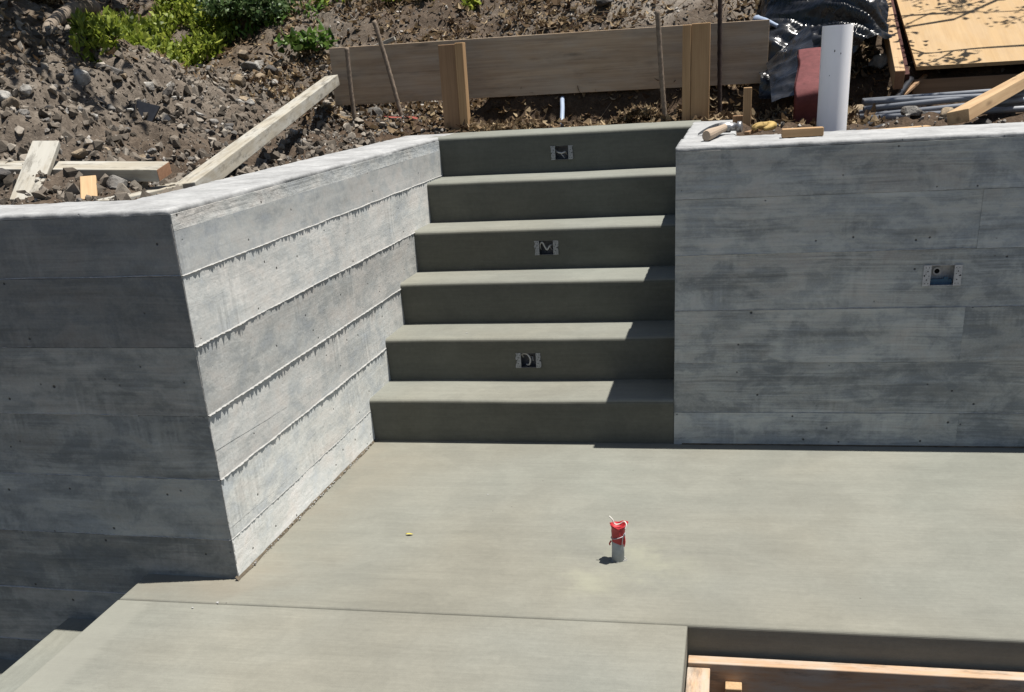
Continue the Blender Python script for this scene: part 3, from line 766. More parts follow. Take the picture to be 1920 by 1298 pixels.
# ------------------------------------------------------------------ formwork below the landing edge
yb = -1.4165
FW = thing('formwork_frame', (.6, -1.45, -.66), 'cement-splashed lumber formwork under the landing edge at the lower right', 'formwork')
lumber('top_rail', (.428, yb-.0205, -.124), (3.4, yb-.0205, -.124), .038, .089, M['rail'], FW)
lumber('side_rail', (.4560, yb-.043, -.135), (.4560, -3.0, -.135), .058, .089, M['rail'], FW)
for xk in (.545, 1.75, 2.9):
    lumber('post', (xk, yb-.022, -.70), (xk, yb-.022, -.1695), .038, .036, M['fresh'], FW, upv=(1, 0, 0))
lumber('cleat', (.545, yb-.060, -.62), (.545, yb-.060, -.128), .042, .036, M['fresh'], FW, upv=(0, -1, 0))
lumber('bottom_rail', (.52, yb-.0205, -.60), (3.4, yb-.0205, -.60), .038, .089, M['fresh'], FW)

# ------------------------------------------------------------------ form board, stakes and bars behind the top step
lumber('form_board', (-1.615, 1.965, 1.362), (.655, 1.965, 1.350), .038, .283, M['form'], bev=.002)
tag(bpy.data.objects['form_board'], 'long brown form plank standing on edge behind the top step', 'plank')
def post(name, x, y, z0, z1, parts, label):
    T = thing(name, (x, y, z0), label, 'stake', 'paired stakes holding the form board')
    for dx, wd, th, mt, zo in parts:
        lumber('stake_piece', (x+dx, y, z0), (x+dx, y, z1+zo), wd, th, M[mt], T, upv=(0, -1, 0))
post('stake_pair', -.907, 1.71, .95, 1.475, ((0., .086, .038, 'stake', 0.), (.0655, .042, .06, 'stake2', .004)), 'paired wooden stakes in front of the plank, at the left end of the top step')
post('stake_pair', .27, 1.71, .95, 1.49, ((0., .040, .05, 'stake2', -.003), (.0655, .088, .038, 'stake2', .0)), 'paired wooden stakes in front of the plank, at the right end of the top step')
def bar(A, B, r, mt, label):
    A = Vector(A); B = Vector(B); n = 40; bend = Vector((random.uniform(-.006, .006), random.uniform(-.004, .004), 0))
    pts = [A.lerp(B, i/n)+bend*math.sin(math.pi*i/n) for i in range(n+1)]
    o = tube('steel_bar', pts, [r*(1.12 if i % 2 else .95) for i in range(n+1)], M[mt], None, 10); tag(o, label, 'bar', 'steel bars driven by the form board'); return o
bar((-1.425, 1.72, .98), (-1.428, 1.70, 1.494), .011, 'rebar', 'short rusty bar upright before the left end of the plank')
bar((-1.185, 1.82, 1.0), (-1.302, 1.80, 1.61), .011, 'rebar', 'long rusty bar leaning left across the plank')
bar((.178, 1.74, .95), (.130, 1.72, 1.56), .012, 'rebar', 'dusty bar leaning before the plank, left of the right stakes')
bar((.432, 1.86, 1.0), (.418, 1.86, 1.95), .011, 'darkrebar', 'tall dark bar just right of the right stakes')
tag(tube('conduit_stub', curve_pts([(-.345, 1.68, .95), (-.347, 1.72, 1.07), (-.36, 1.84, 1.145), (-.375, 1.95, 1.19), (-.38, 2.1, 1.2)], 8), .0115, M['bluepipe'], None, 12), 'pale blue conduit rising behind the top step under the plank', 'conduit')

# loose lumber on the left
def loose(name, A, B, wd, th, mt, label, cat='lumber', upv=(0, 0, 1), ends=None, twist=0.):
    return tag(lumber(name, A, B, wd, th, M[mt], None, upv, twist=twist, ends=ends), label, cat)
loose('lumber_piece', (-1.205, -.60, 1.048), (-1.585, 1.86, 1.345), .072, .052, 'pale', 'long pale timber leaning from the left wall up to the form plank', twist=R(-4))
loose('lumber_piece', (-2.02, -.645, 1.150), (-1.235, -.66, 1.116), .085, .038, 'pale', 'flat pale plank with orange cut end behind the shaded wall', ends=(1,), twist=R(12))
loose('lumber_piece', (-1.605, -.86, 1.062), (-1.655, -.61, 1.215), .085, .02, 'pale', 'short weathered board propped across the flat plank behind the shaded wall', twist=R(4))
loose('lumber_piece', (-1.385, -.86, 1.056), (-1.45, -.74, 1.112), .048, .02, 'fresh', 'small yellow wood offcut beside the shaded wall top', 'offcut')
loose('lumber_piece', (-1.31, -.90, 1.052), (-1.235, -.50, 1.064), .085, .02, 'pale', 'pale flat offcut lying along the left wall at the corner', 'offcut')
loose('lumber_piece', (-1.50, 2.02, 1.46), (-1.28, 2.06, 1.53), .05, .02, 'pale', 'pale wood offcut peeking over the left end of the plank', 'offcut')

# ------------------------------------------------------------------ things on and behind the right wall
# hammer
A = Vector((.408, .19, TOP+.020)); B = Vector((.472, .52, TOP+.026))
T = thing('hammer', (.44, .4, TOP), 'claw hammer with worn wooden handle lying on the right wall top', 'hammer')
mm, L = frame(A, B)
bm = bmesh.new(); prof = [(0, .014, .017), (.006, .0165, .0195), (.05, .0165, .020), (.12, .0145, .018), (.2, .012, .0155), (.28, .0115, .0145), (L, .011, .014)]
vs = []
for x, ry, rz_ in prof: vs.append([bm.verts.new((x, ry*math.cos(a), rz_*math.sin(a)-.0)) for a in np.linspace(0, 2*math.pi, 14, endpoint=False)])
for i in range(len(vs)-1):
    for j in range(14): bm.faces.new((vs[i][j], vs[i][(j+1) % 14], vs[i+1][(j+1) % 14], vs[i+1][j]))
bm.faces.new(vs[0][::-1]); bm.faces.new(vs[-1])
bm_mesh('handle', bm, M['handle'], T, mm)
hx = L-.004
tube('head', [(hx, -.062, .0), (hx, -.058, .0), (hx, -.046, 0), (hx, -.043, .0), (hx, -.022, .0), (hx, -.018, 0), (hx, .018, 0), (hx, .03, 0)], [.018, .0205, .0205, .014, .0135, .019, .019, .012], M['hsteel'], T, 14, mw=mm)
for sg in (-1, 1):
    bm = bmesh.new(); cs = []
    for i in range(9):
        t = i/8; x = hx+sg*(.008+.014*t)-.012*t*t; y = .022+.075*t; z = .006-.024*t*t; hw = .0098*(1-.45*t); hh = .011*(1-.7*t)
        cs.append([bm.verts.new((x-hw, y, z-hh)), bm.verts.new((x+hw, y, z-hh)), bm.verts.new((x+hw, y, z+hh)), bm.verts.new((x-hw, y, z+hh))])
    for i in range(8):
        for j in range(4): bm.faces.new((cs[i][j], cs[i][(j+1) % 4], cs[i+1][(j+1) % 4], cs[i+1][j]))
    bm.faces.new(cs[0][::-1]); bm.faces.new(cs[-1]); bm_mesh('claw', bm, M['hsteel'], T, mm)
# glove
def skin(name, pts, edges, rad, mat, parent=None, sub=2):
    me = bpy.data.meshes.new(name); me.from_pydata(pts, edges, []); o = bpy.data.objects.new(name, me); COL.objects.link(o)
    s = o.modifiers.new('s', 'SKIN'); me.skin_vertices[0].data[0].use_root = True
    for v, r in zip(me.skin_vertices[0].data, rad): v.radius = (r, r*.85)
    u = o.modifiers.new('u', 'SUBSURF'); u.levels = u.render_levels = sub
    bpy.context.view_layer.update()
    nm = bpy.data.meshes.new_from_object(o.evaluated_get(bpy.context.evaluated_depsgraph_get()))
    bpy.data.objects.remove(o); nm.materials.clear()
    return link(name, nm, mat, parent, smooth=True)
gx, gy, gz = .615, .50, 1.070
P = [(0, 0, .020), (.028, .01, .024), (.05, .0, .022)]; E_ = [(0, 1), (1, 2)]; rr = [.020, .024, .020]
for q, (dy, ln) in enumerate(((-.028, .8), (-.012, 1.), (.006, .95), (.022, .75))):
    b0 = len(P); P += [(-.022*ln-.004, dy, .026+.004*(q % 2)), (-.044*ln, dy*1.1, .020), (-.040*ln, dy*1.1-.004, .010)]; rr += [.0105, .0095, .009]
    E_ += [(0, b0), (b0, b0+1), (b0+1, b0+2)]
b0 = len(P); P += [(.018, -.035, .02), (-.004, -.046, .013)]; rr += [.011, .0095]; E_ += [(1, b0), (b0, b0+1)]
ob = skin('work_glove', [(gx+a, gy+b*1., gz+c_) for a, b, c_ in P], E_, rr, M['leather']); tag(ob, 'crumpled yellow leather work glove on the right wall top', 'glove')
loose('wood_block', (.668, .20, TOP+.016), (.808, .205, TOP+.016), .045, .028, 'stake2', 'short brown wood block lying on the right wall top beside the white pipe', 'offcut')
loose('lumber_piece', (.55, .47, TOP+.004), (.60, .56, TOP+.01), .022, .012, 'stake', 'thin splinter of wood between hammer and glove', 'offcut')
lumber('short_stake', (.556, 1.22, .92), (.556, 1.22, 1.212), .036, .03, M['stake2'], None, upv=(0, -1, 0)); tag(bpy.data.objects['short_stake'], 'thin short wooden stake behind the hammer', 'stake')
lumber('short_stake', (.522, 1.30, .92), (.522, 1.30, 1.096), .055, .03, M['stake'], None, upv=(0, -1, 0)); tag(bpy.data.objects['short_stake.001'], 'low stub of wooden stake directly behind the hammer head', 'stake')
# white pvc pipe, open at the top
T = thing('pvc_pipe', (.88, .76, .95), 'thick white plastic pipe standing upright behind the right wall', 'pipe')
V = []; F = []; nn = 40; ro, ri = .0575, .0515
for z, r in ((.95, ro), (1.424, ro), (1.424, ri), (.98, ri)):
    for j in range(nn): an = 2*math.pi*j/nn; V.append((.88+r*math.cos(an), .76+r*math.sin(an), z))
for i in range(3):
    for j in range(nn): a = i*nn+j; b = i*nn+(j+1) % nn; F.append((a, b, b+nn, a+nn))
o = mesh('pipe_body', V, F, M['pvc'], T, smooth=True); o.data.set_sharp_from_angle(angle=R(40))
for an, z, s in ((-1.75, 1.335, .004), (-1.35, 1.325, .003), (-2.0, 1.25, .002)):
    bm = bmesh.new(); bmesh.ops.create_icosphere(bm, subdivisions=1, radius=s)
    bm_mesh('scuff', bm, M['boxin'], T, Matrix.Translation((.88+ro*math.cos(an), .76+ro*math.sin(an), z)) @ Matrix.Diagonal((.7, .3, 1.2, 1)))
# grey conduits in a pile
CG = 'grey conduits piled behind the right wall'
for i, (xa, ya, za, xb_, yb_, zb_, r) in enumerate(((1.06, 1.42, 1.118, 2.5, 1.50, 1.15, .0125), (1.07, 1.36, 1.100, 2.4, 1.42, 1.135, .0125), (1.055, 1.31, 1.118, 2.45, 1.30, 1.12, .0125), (1.05, 1.26, 1.092, 2.3, 1.40, 1.16, .0125), (1.04, 1.33, 1.075, 2.35, 1.22, 1.09, .0125), (1.03, 1.20, 1.065, 2.3, 1.27, 1.135, .0125), (1.06, 1.13, 1.062, 2.4, 1.10, 1.085, .0125), (1.25, 1.48, 1.10, 2.5, 1.58, 1.13, .0125))):
    z_off = .004
    V, F = tube_geo([(xa, ya, za+z_off), ((xa+xb_)/2, (ya+yb_)/2, (za+zb_)/2+z_off-.004), (xb_, yb_, zb_+z_off)], r, 14, cap=False)
    o = mesh('conduit', V, F, M['conduit'], None, smooth=True)
    sm = o.modifiers.new('wall', 'SOLIDIFY'); sm.thickness = .0025
    tag(o, 'grey conduit %s in the pile behind the white pipe' % ('second from the back', 'third from the back', 'fourth from the back', 'fourth from the front', 'third from the front', 'second from the front', 'nearest the wall', 'at the very back')[i], 'conduit', CG)
tag(tube('black_pipe', curve_pts([(.96, .80, 1.03), (1.06, 1.02, 1.05), (1.14, 1.25, 1.075), (1.20, 1.5, 1.10), (1.32, 1.85, 1.19)], 8), .014, M['blackpipe'], None, 12), 'black flexible pipe running from the white pipe under the conduits', 'pipe')
tag(tube('black_pipe', curve_pts([(.95, .72, 1.035), (1.05, .86, 1.04), (1.16, 1.0, 1.055), (1.24, 1.12, 1.045)], 8), .009, M['blackpipe'], None, 12), 'thin black hose on the soil right of the white pipe', 'hose')
tag(lumber('lumber_piece', (1.225, 1.62, 1.10), (1.40, 1.95, 1.20), .02, .014, M['stake'], None), 'thin grey stick rising from the conduits toward the plywood', 'stick')
loose('lumber_piece', (1.30, .50, 1.090), (1.95, 1.85, 1.225), .078, .045, 'fresh', 'pale timber leaning up and right over the conduits behind the wall', twist=R(-10))
loose('lumber_piece', (.96, .55, 1.048), (1.22, .60, 1.052), .05, .016, 'fresh', 'thin yellow offcut on the soil behind the wall, right of the pipe', 'offcut')
# plywood sheet lying on the bank and timber beside it
mm = frame((1.34, 1.86, 1.235), (1.34, 3.06, 1.66), (0, 0, 1))[0]
PL = thing('plywood_sheet', (1.34, 1.86, 1.22), 'tan plywood sheet on the bank at upper right, dappled with branch shadows', 'plywood')
me_o = box('sheet', (0, -1.4, -.009), (1.35, 0., .009), M['ply'], PL, .001, 0., mm)
loose('lumber_piece', (1.235, 1.62, 1.195), (1.255, 3.0, 1.735), .044, .085, 'fresh', 'orange timber on edge beside the plywood sheet, cut end toward the stairs', ends=(0,))
loose('lumber_piece', (1.293, 1.80, 1.19), (1.31, 2.95, 1.62), .025, .05, 'darkred', 'dark red strip of timber between orange timber and plywood')
loose('lumber_piece', (1.34, 1.93, 1.14), (2.7, 1.93, 1.14), .085, .09, 'stake', 'dark timber bearer under the lower edge of the plywood')

# black plastic sheet over a heap
def tarp():
    nu, nv = 110, 110; V = []; F = []
    for j in range(nv+1):
        b = j/nv
        for i in range(nu+1):
            a = i/nu
            x = .615+.60*a
            front = 1.78+.16*a+.05*math.sin(a*7)                       # foot line of the sheet
            zb = 1.12+.235*sst(.40, .85, a)                               # its hem lifts to the right
            y = front+1.25*b**1.15
            z = zb+(1.93-zb)*(1-(1-b)**2.0)*.92
            side = math.sin(math.pi*min(max(a*.94+.03, 0), 1))**.35
            z = 1.12+(z-1.12)*(.35+.65*side) if a < .5 else zb-.05*(1-side)+(z-zb)*(.55+.45*side)
            q = Vector((x*2.6+y*1.4, z*4.+y*1.0-x*2.2, 3.))
            f1 = 1-abs(mnoise.noise(Vector((x*2.2-z*2.4+y*.6, (z+x*.8+y)*7.5, 1.))))*2
            f2 = 1-abs(mnoise.noise(Vector((x*5-z*4, (z+x*.6+y*.8)*17., 5.))))*2
            f3 = mnoise.noise(Vector((x*22, y*22, z*30)))
            d = .06*f1+.020*f2+.003*f3+.05*math.sin(math.pi*a)*math.sin(math.pi*min(1, b*1.6))
            V.append((x+.15*d, y-.75*d, z+.65*d))
    for j in range(nv):
        for i in range(nu): p = j*(nu+1)+i; F.append((p, p+1, p+nu+2, p+nu+1))
    T = thing('plastic_sheet', (.95, 1.9, 1.12), 'glossy crumpled black plastic sheet heaped behind the white pipe', 'plastic sheet')
    mesh('sheet', V, F, M['tarp'], T, smooth=True)
    # loose flap pulled forward over the sack
    V = []; F = []; nu, nv = 40, 40
    for j in range(nv+1):
        for i in range(nu+1):
            a = i/nu; b = j/nv
            x = .665+.19*a-.02*b; y = 1.42+.48*b-.05*a; z = 1.13+.06*a+.22*(b**.8)*(.55+.45*a)+.04*sst(0, .5, b)
            d = .02*(1-abs(mnoise.noise(Vector((x*9-z*5, z*14+y*3, 2.))))*2)
            V.append((x, y-d, z+d*.6))
    for j in range(nv):
        for i in range(nu): p = j*(nu+1)+i; F.append((p, p+1, p+nu+2, p+nu+1))
    mesh('loose_flap', V, F, M['tarp'], T, smooth=True)
    tube('hose_end', curve_pts([(.60, 2.25, 1.50), (.64, 2.12, 1.49), (.70, 2.05, 1.46)], 6), [.025, .022, .02, .018, .016, .015, .014, .013, .012, .011, .01, .01, .01], M['bluepipe'], T, 10)
tarp()
# maroon sack
bm = bmesh.new(); n1, n2 = 26, 14; g = []
prof = [(1.03, 1.0), (1.0, 1.08), (.965, 1.155), (.985, 1.195), (1.10, 1.25), (1.22, 1.31), (1.30, 1.345), (1.36, 1.33), (1.42, 1.20), (1.42, 1.0)]
pc = curve_pts([(0, y, z) for y, z in prof], 4)
for i, p in enumerate(pc):
    row = []
    for j in range(n2+1):
        t = j/n2; wd = .745+.155*t+.10*max(0, (p.y-1.0))*(1-t)*.6
        bul = .009*math.sin(math.pi*t); nz = .012*mnoise.noise(Vector((wd*9, p.y*9, p.z*9)))
        row.append(bm.verts.new((wd+nz, p.y-bul*.6+nz, p.z+bul+nz)))
    g.append(row)
for i in range(len(g)-1):
    for j in range(n2): bm.faces.new((g[i][j], g[i][j+1], g[i+1][j+1], g[i+1][j]))
bmesh.ops.holes_fill(bm, edges=[e for e in bm.edges if e.is_boundary], sides=0)
tag(bm_mesh('maroon_sack', bm, M['sack'], None, smooth=True), 'maroon sack slumped between black plastic and the white pipe', 'sack')

# dark plastic scrap in the soil pile
bm = bmesh.new(); bm_box(bm, (-.045, -.004, -.035), (.045, .004, .05), .001)
for v in bm.verts: v.co.x *= 1+.25*(v.co.z/.05); v.co.y += .25*v.co.x**2/.045
tag(bm_mesh('plastic_scrap', bm, M['blackpipe'], None, Matrix.Translation((-1.93, .50, ground_z(-1.93, .50)+.02)) @ Matrix.Rotation(R(-20), 4, 'X') @ Matrix.Rotation(R(15), 4, 'Y')), 'dark plastic scrap poking out of the soil pile', 'scrap')
tag(tube('stick', [(-1.965, .44, ground_z(-1.965, .44)+.055), (-1.92, .40, ground_z(-1.92, .40)+.06)], .005, M['string'], None, 6), 'short white stick on the dark scrap in the soil pile', 'stick')

pts = curve_pts([gpt(-1.30, 1.80, .015), gpt(-1.24, 1.79, .025), gpt(-1.17, 1.82, .012), gpt(-1.12, 1.80, .022)], 6)
V = [q for p in pts for q in (p+Vector((0, -.014, 0)), p+Vector((0, .014, .006)))]
tag(mesh('tape_scrap', V, [(2*i, 2*i+1, 2*i+3, 2*i+2) for i in range(len(pts)-1)], M['redtape2']), 'faded red tape scrap on the soil below the leaning bar', 'scrap')
# ------------------------------------------------------------------ rocks
def rock_mesh(s, seed, flat=.7, n=18):
    r = random.Random(seed); bm = bmesh.new()
    sx, sy, sz = s*.5*r.uniform(.85, 1.2), s*.5*r.uniform(.7, 1.0), s*.5*r.uniform(.5, .85)*flat/.7
    for i in range(n):
        v = Vector((r.gauss(0, 1), r.gauss(0, 1), r.gauss(0, 1))).normalized(); v *= r.uniform(.85, 1.1)
        bm.verts.new((v.x*sx, v.y*sy, v.z*sz))
    h = bmesh.ops.convex_hull(bm, input=bm.verts)
    bmesh.ops.delete(bm, geom=[g_ for g_ in h['geom_interior'] if isinstance(g_, bmesh.types.BMVert)], context='VERTS')
    bmesh.ops.bevel(bm, geom=list(bm.edges), offset=s*.03, segments=1, affect='EDGES')
    return bm
ROCKS = [(-2.25, .58, .078, 2), (-2.25, .84, .082, 1), (-2.19, .28, .047, 2), (-2.07, -.17, .054, 3), (-2.04, -.15, .043, 1), (-2.15, .33, .052, 1), (-1.71, -.31, .041, 2), (-1.37, -.73, .07, 1), (-1.74, -.75, .057, 0), (-2.42, 2.8, .093, 2), (-2.27, 2.66, .085, 0), (-2.3, 2.56, .058, 3), (-2.53, 2.87, .054, 3), (-2.42, 2.69, .085, 1), (-2.82, 2.85, .067, 2), (-2.66, 2.64, .085, 1), (-2.1, 1.06, .055, 0), (-2.05, 1.07, .03, 2), (-2.37, 2.39, .069, 3), (-1.83, 1.05, .07, 0), (-1.87, 1.0, .05, 1), (-1.49, .01, .04, 1), (-2.95, 2.83, .061, 2), (-2.01, .17, .042, 1), (-1.98, .2, .034, 2), (-2.04, 1.68, .039, 2), (-1.98, 1.66, .039, 2), (-1.5, 1.06, .06, 2), (-1.62, 1.46, .043, 1), (-1.52, 1.88, .069, 1), (-1.64, 2.2, .048, 2), (-1.39, 1.9, .1, 1), (-1.68, 2.11, .048, 1), (-1.37, .83, .043, 1), (-1.2, 2.18, .036, 2), (-.26, 2.97, .101, 0), (-.44, 2.92, .038, 0), (-1.89, .28, .03, 1), (-1.91, -.21, .031, 1), (-2.1, -.01, .036, 0), (-1.95, .95, .034, 1), (-2.12, 1.65, .034, 2), (-2.16, 2.28, .043, 1), (-2.16, 2.45, .038, 2), (-1.52, -.21, .034, 1), (-1.79, .56, .032, 1), (-1.5, -.45, .022, 0), (-1.83, 1.94, .041, 1), (-1.62, 1.69, .034, 2), (-1.35, .57, .027, 1), (-3.11, 2.58, .046, 0), (-2.47, 1.74, .045, 1), (-2.17, 1.11, .03, 2), (-2.32, 1.64, .039, 1), (-1.77, .77, .033, 0), (-1.67, .78, .029, 1), (-2.06, .17, .025, 2), (-2.1, .53, .036, 1), (-1.98, -.21, .023, 1), (-2.05, .03, .029, 0),
         (1.19, 2.05, .085, 2), (1.09, 1.85, .07, 3), (1.21, 1.0, .085, 1), (1.35, .95, .06, 3), (1.28, 1.12, .05, 0), (1.13, 1.72, .05, 1), (1.25, 2.2, .035, 2), (1.10, .62, .03, 1), (1.45, .75, .04, 0)]
_r = random.Random(3)
for _ in range(34):
    _x = _r.uniform(-2.5, -1.3); _y = _r.uniform(-.7, 2.2)
    if (_x+1.25)*.971+(_y+.5)*.238 < -.12: ROCKS.insert(60, (round(_x, 2), round(_y, 2), _r.uniform(.024, .05), _r.choice((1, 1, 2, 2, 3))))
NR = len(ROCKS)-9
SPECIAL = {0: 'white-edged grey rock at the upper left of the soil pile', 1: 'blocky grey rock near the top of the soil pile, below the green plants', 3: 'tan rock at the far left of the soil pile', 7: 'grey rock beside the yellow offcut behind the shaded wall', 8: 'dark rock at the far left behind the wall, under the flat plank',
           9: 'large pale rock among stones left of the broad-leaved plant', 10: 'dark angular rock among stones left of the broad-leaved plant', 14: 'pale stone at the crest of the soil pile', 27: 'whitish stone in the shadow of the long leaning timber', 31: 'flat grey slab of stone under the left end of the plank', 35: 'dark rock on the dusty bank above the plank',
           NR: 'rough pale rock just right of the white pipe', NR+2: 'large grey rock in front of the conduits', NR+3: 'pale tan rock beside the foot of the leaning timber'}
def zone(x, y):
    if y > 2.2: return 'among the stones at the foot of the plants' if x < -1.8 else 'on the bank around the form plank'
    if x > -1.75: return 'on the soil between the long timber and the left wall' if y > .3 else 'near the loose planks behind the left wall'
    if y < .4: return 'on the lower left of the soil pile'
    return 'on the right side of the soil pile' if x > -2.05 else 'high on the soil pile'
TN = {0: 'dark', 1: 'grey', 2: 'pale', 3: 'tan'}
for i, (x, y, s, t) in enumerate(ROCKS):
    bm = rock_mesh(s*(1.3 if t < 2 else 1.5), i+11); z = ground_z(x, y)
    o = bm_mesh('rock', bm, M['rock%d' % t], None, Matrix.Translation((x, y, z+s*.2)) @ Matrix.Rotation(random.uniform(0, 6.28), 4, 'Z') @ Matrix.Rotation(random.uniform(-.5, .5), 4, 'X'))
    if i in SPECIAL: tag(o, SPECIAL[i], 'rock')
    elif i < NR: tag(o, 'small %s rock %s' % (TN[t], zone(x, y)), 'rock', '%s rocks %s' % (TN[t], zone(x, y)))
    else: tag(o, 'small rock on the soil between the white pipe and the conduits', 'rock', 'rocks by the conduits')

# ------------------------------------------------------------------ scattered stuff (clods, gravel, litter)
def scatter_mesh(name, protos, pts, sizes, tones, mat, tilt=1., lift=0., align=None):
    """one mesh of many small pieces; protos = list of (verts Nx3, faces) of unit size"""
    VV = []; FF = []; TT = []; off = 0
    for (x, y, z), s, tn in zip(pts, sizes, tones):
        pv, pf = protos[rng.integers(len(protos))]
        q = Quaternion((random.gauss(0, 1), random.gauss(0, 1)*tilt, random.gauss(0, 1)*tilt, random.gauss(0, 1))).normalized() if tilt >= 1 else (Quaternion((0, 0, 1), random.uniform(0, 6.28)) @ Quaternion((1, 0, 0), random.gauss(0, tilt)) @ Quaternion((0, 1, 0), random.gauss(0, tilt)))
        mtx = np.array(q.to_matrix())
        v = (pv*s) @ mtx.T + np.array((x, y, z+lift*s))
        VV.append(v); FF.append(pf+off); TT.append(np.full(len(pv), tn)); off += len(pv)
    V = np.concatenate(VV); F = np.concatenate(FF); Tn = np.concatenate(TT)
    me = bpy.data.meshes.new(name); nf, k = F.shape
    me.vertices.add(len(V)); me.vertices.foreach_set('co', V.astype(np.float32).ravel())
    me.loops.add(nf*k); me.loops.foreach_set('vertex_index', F.astype(np.int32).ravel())
    me.polygons.add(nf); me.polygons.foreach_set('loop_start', np.arange(0, nf*k, k, dtype=np.int32))
    me.polygons.foreach_set('use_smooth', np.zeros(nf, dtype=bool)); me.update(calc_edges=True)
    a = me.attributes.new('tone', 'FLOAT', 'POINT'); a.data.foreach_set('value', Tn.astype(np.float32))
    o = link(name, me, mat); return o
def hull_proto(seed, n=11):
    r = random.Random(seed); bm = bmesh.new()
    for i in range(n):
        v = Vector((r.gauss(0, 1), r.gauss(0, 1), r.gauss(0, 1))).normalized()*r.uniform(.8, 1.1)
        bm.verts.new((v.x*.55, v.y*.45, v.z*.36))
    h = bmesh.ops.convex_hull(bm, input=bm.verts)
    bmesh.ops.delete(bm, geom=[g_ for g_ in h['geom_interior'] if isinstance(g_, bmesh.types.BMVert)], context='VERTS')
    bmesh.ops.triangulate(bm, faces=bm.faces); bm.verts.ensure_lookup_table()
    for i, v in enumerate(bm.verts): v.index = i
    V = np.array([v.co[:] for v in bm.verts]); F = np.array([[v.index for v in f.verts] for f in bm.faces]); bm.free(); return V, F
HP = [hull_proto(i) for i in range(9)]
def ok(x, y):
    if x < -1.19: return y > -.93
    if x < .42: return y > 1.63
    return (y > .45 and x > .54) or y > 1.54
def sample(n, xr, yr_, dens=None):
    out = []
    while len(out) < n:
        x = random.uniform(*xr); y = random.uniform(*yr_)
        if ok(x, y) and (dens is None or random.random() < dens(x, y)): out.append((x, y, ground_z(x, y)))
    return out
def pile_dens(x, y):
    return max(.12, 1-max(0, y-2.2)*.9) * (1. if x > -2.9 else .5) * (.5+.5*(mnoise.noise(Vector((x*3, y*3, 9.)))+.6))
P = sample(24000, (-3.1, -1.19), (-.93, 2.9), pile_dens)
P += sample(3500, (-5.5, -3.0), (-.9, 3.), None)
tag(scatter_mesh('soil_clods', HP, P, [.004+.007*random.random()+.055*random.random()**9 for _ in P], [min(1, max(0, random.gauss(.45, .22))) for _ in P], M['clod'], 1., .12), 'loose grey-brown soil clods covering the pile and bank', 'soil', kind='stuff')
P = sample(2200, (-2.9, -1.19), (-.93, 2.9), lambda x, y: 1.)
P += sample(900, (-1.7, -.9), (1.63, 2.3)) + sample(900, (.56, 2.2), (.45, 2.4)) + sample(3600, (-2.3, .9), (2.1, 3.8))
tag(scatter_mesh('gravel', HP, P, [.008+.024*random.random()**3 for _ in P], [min(1, max(0, random.gauss(.5, .25))) for _ in P], M['gravel'], 1., .2), 'small pale stones strewn over the soil', 'gravel', kind='stuff')
def leaf_proto(k, curl, wid=.28):
    V = []; n = 3
    for i in range(n+1):
        t = i/n; wv = wid*math.sin(math.pi*(.08+.84*t))
        V += [(t-.5, -wv, curl*(abs(t-.5)**2)*2+curl*.3), (t-.5, wv, curl*(abs(t-.5)**2)*2+curl*.35)]
    F = [[2*i, 2*i+1, 2*i+3, 2*i+2] for i in range(n)]
    return np.array(V), np.array(F)
LP = [leaf_proto(0, c_, w_) for c_, w_ in ((.3, .2), (.6, .3), (-.3, .28), (.9, .24), (.1, .12), (.2, .08))]
def lit_dens(x, y):
    return min(1., max(.05, .5+1.2*mnoise.noise(Vector((x*2.2, y*2.2, 4.)))))
P = sample(5200, (-1.75, 1.3), (1.63, 2.2), lambda x, y: 1. if x > -.75 else .5)
P += sample(11000, (-2.4, 1.2), (2.1, 3.8), lit_dens) + sample(3200, (-4.2, -2.3), (.1, 3.8), lit_dens) + sample(1200, (.55, 1.1), (.9, 1.7)) + sample(5000, (-6., 3.5), (3.6, 6.5), lit_dens)
tag(scatter_mesh('dry_leaf_litter', LP, P, [.018+.045*random.random()**2.2 for _ in P], [min(1, max(0, random.gauss(.48, .28))) for _ in P], M['litter'], .55, .12), 'dry brown leaves and wood chips littering the bank', 'litter', kind='stuff')
# wood chips heap left of the right stakes
P = []
for i in range(1500):
    x = random.gauss(.02, .11); y = 1.70+abs(random.gauss(0, .08)); z = 1.04+.085*math.exp(-((x-.04)/.13)**2)*random.uniform(.75, 1.)
    if y > 1.63 and z > ground_z(x, y)-.01: P.append((x, y, z))
for i in range(700):
    x = random.uniform(-.85, -.45); y = 1.66+abs(random.gauss(0, .07)); z = 1.035+.05*random.random()
    if y > 1.63: P.append((x, y, z))
tag(scatter_mesh('wood_chips', LP, P, [.016+.03*random.random()**2 for _ in P], [min(1, max(0, random.gauss(.55, .25))) for _ in P], M['litter'], .7, .1), 'heap of brown wood chips beside the right stakes', 'wood chips', kind='stuff')
# twigs on the bank
V = []; F = []
for i in range(170):
    x = random.uniform(-2.6, 1.0); y = random.uniform(2.1, 3.6) if i > 50 else random.uniform(1.65, 2.1)
    if not ok(x, y) or (y < 2.1 and x < -1.7): continue
    z = ground_z(x, y)+.012; a = random.uniform(0, 6.28); L = random.uniform(.04, .2)
    p0 = Vector((x, y, z)); p1 = p0+Vector((math.cos(a)*L, math.sin(a)*L*.7, 0)); p1.z = ground_z(p1.x, p1.y)+.012+random.random()*.04
    md = (p0+p1)/2+Vector((random.uniform(-.01, .01), 0, random.uniform(0, .02)))
    tv, tf = tube_geo([p0, md, p1], [.0025, .002, .0012], 5); o_ = len(V); V += tv; F += [tuple(q+o_ for q in f) for f in tf]
tag(mesh('fallen_twigs', V, F, M['twig']), 'thin dry twigs strewn over the bank', 'twigs', kind='stuff')

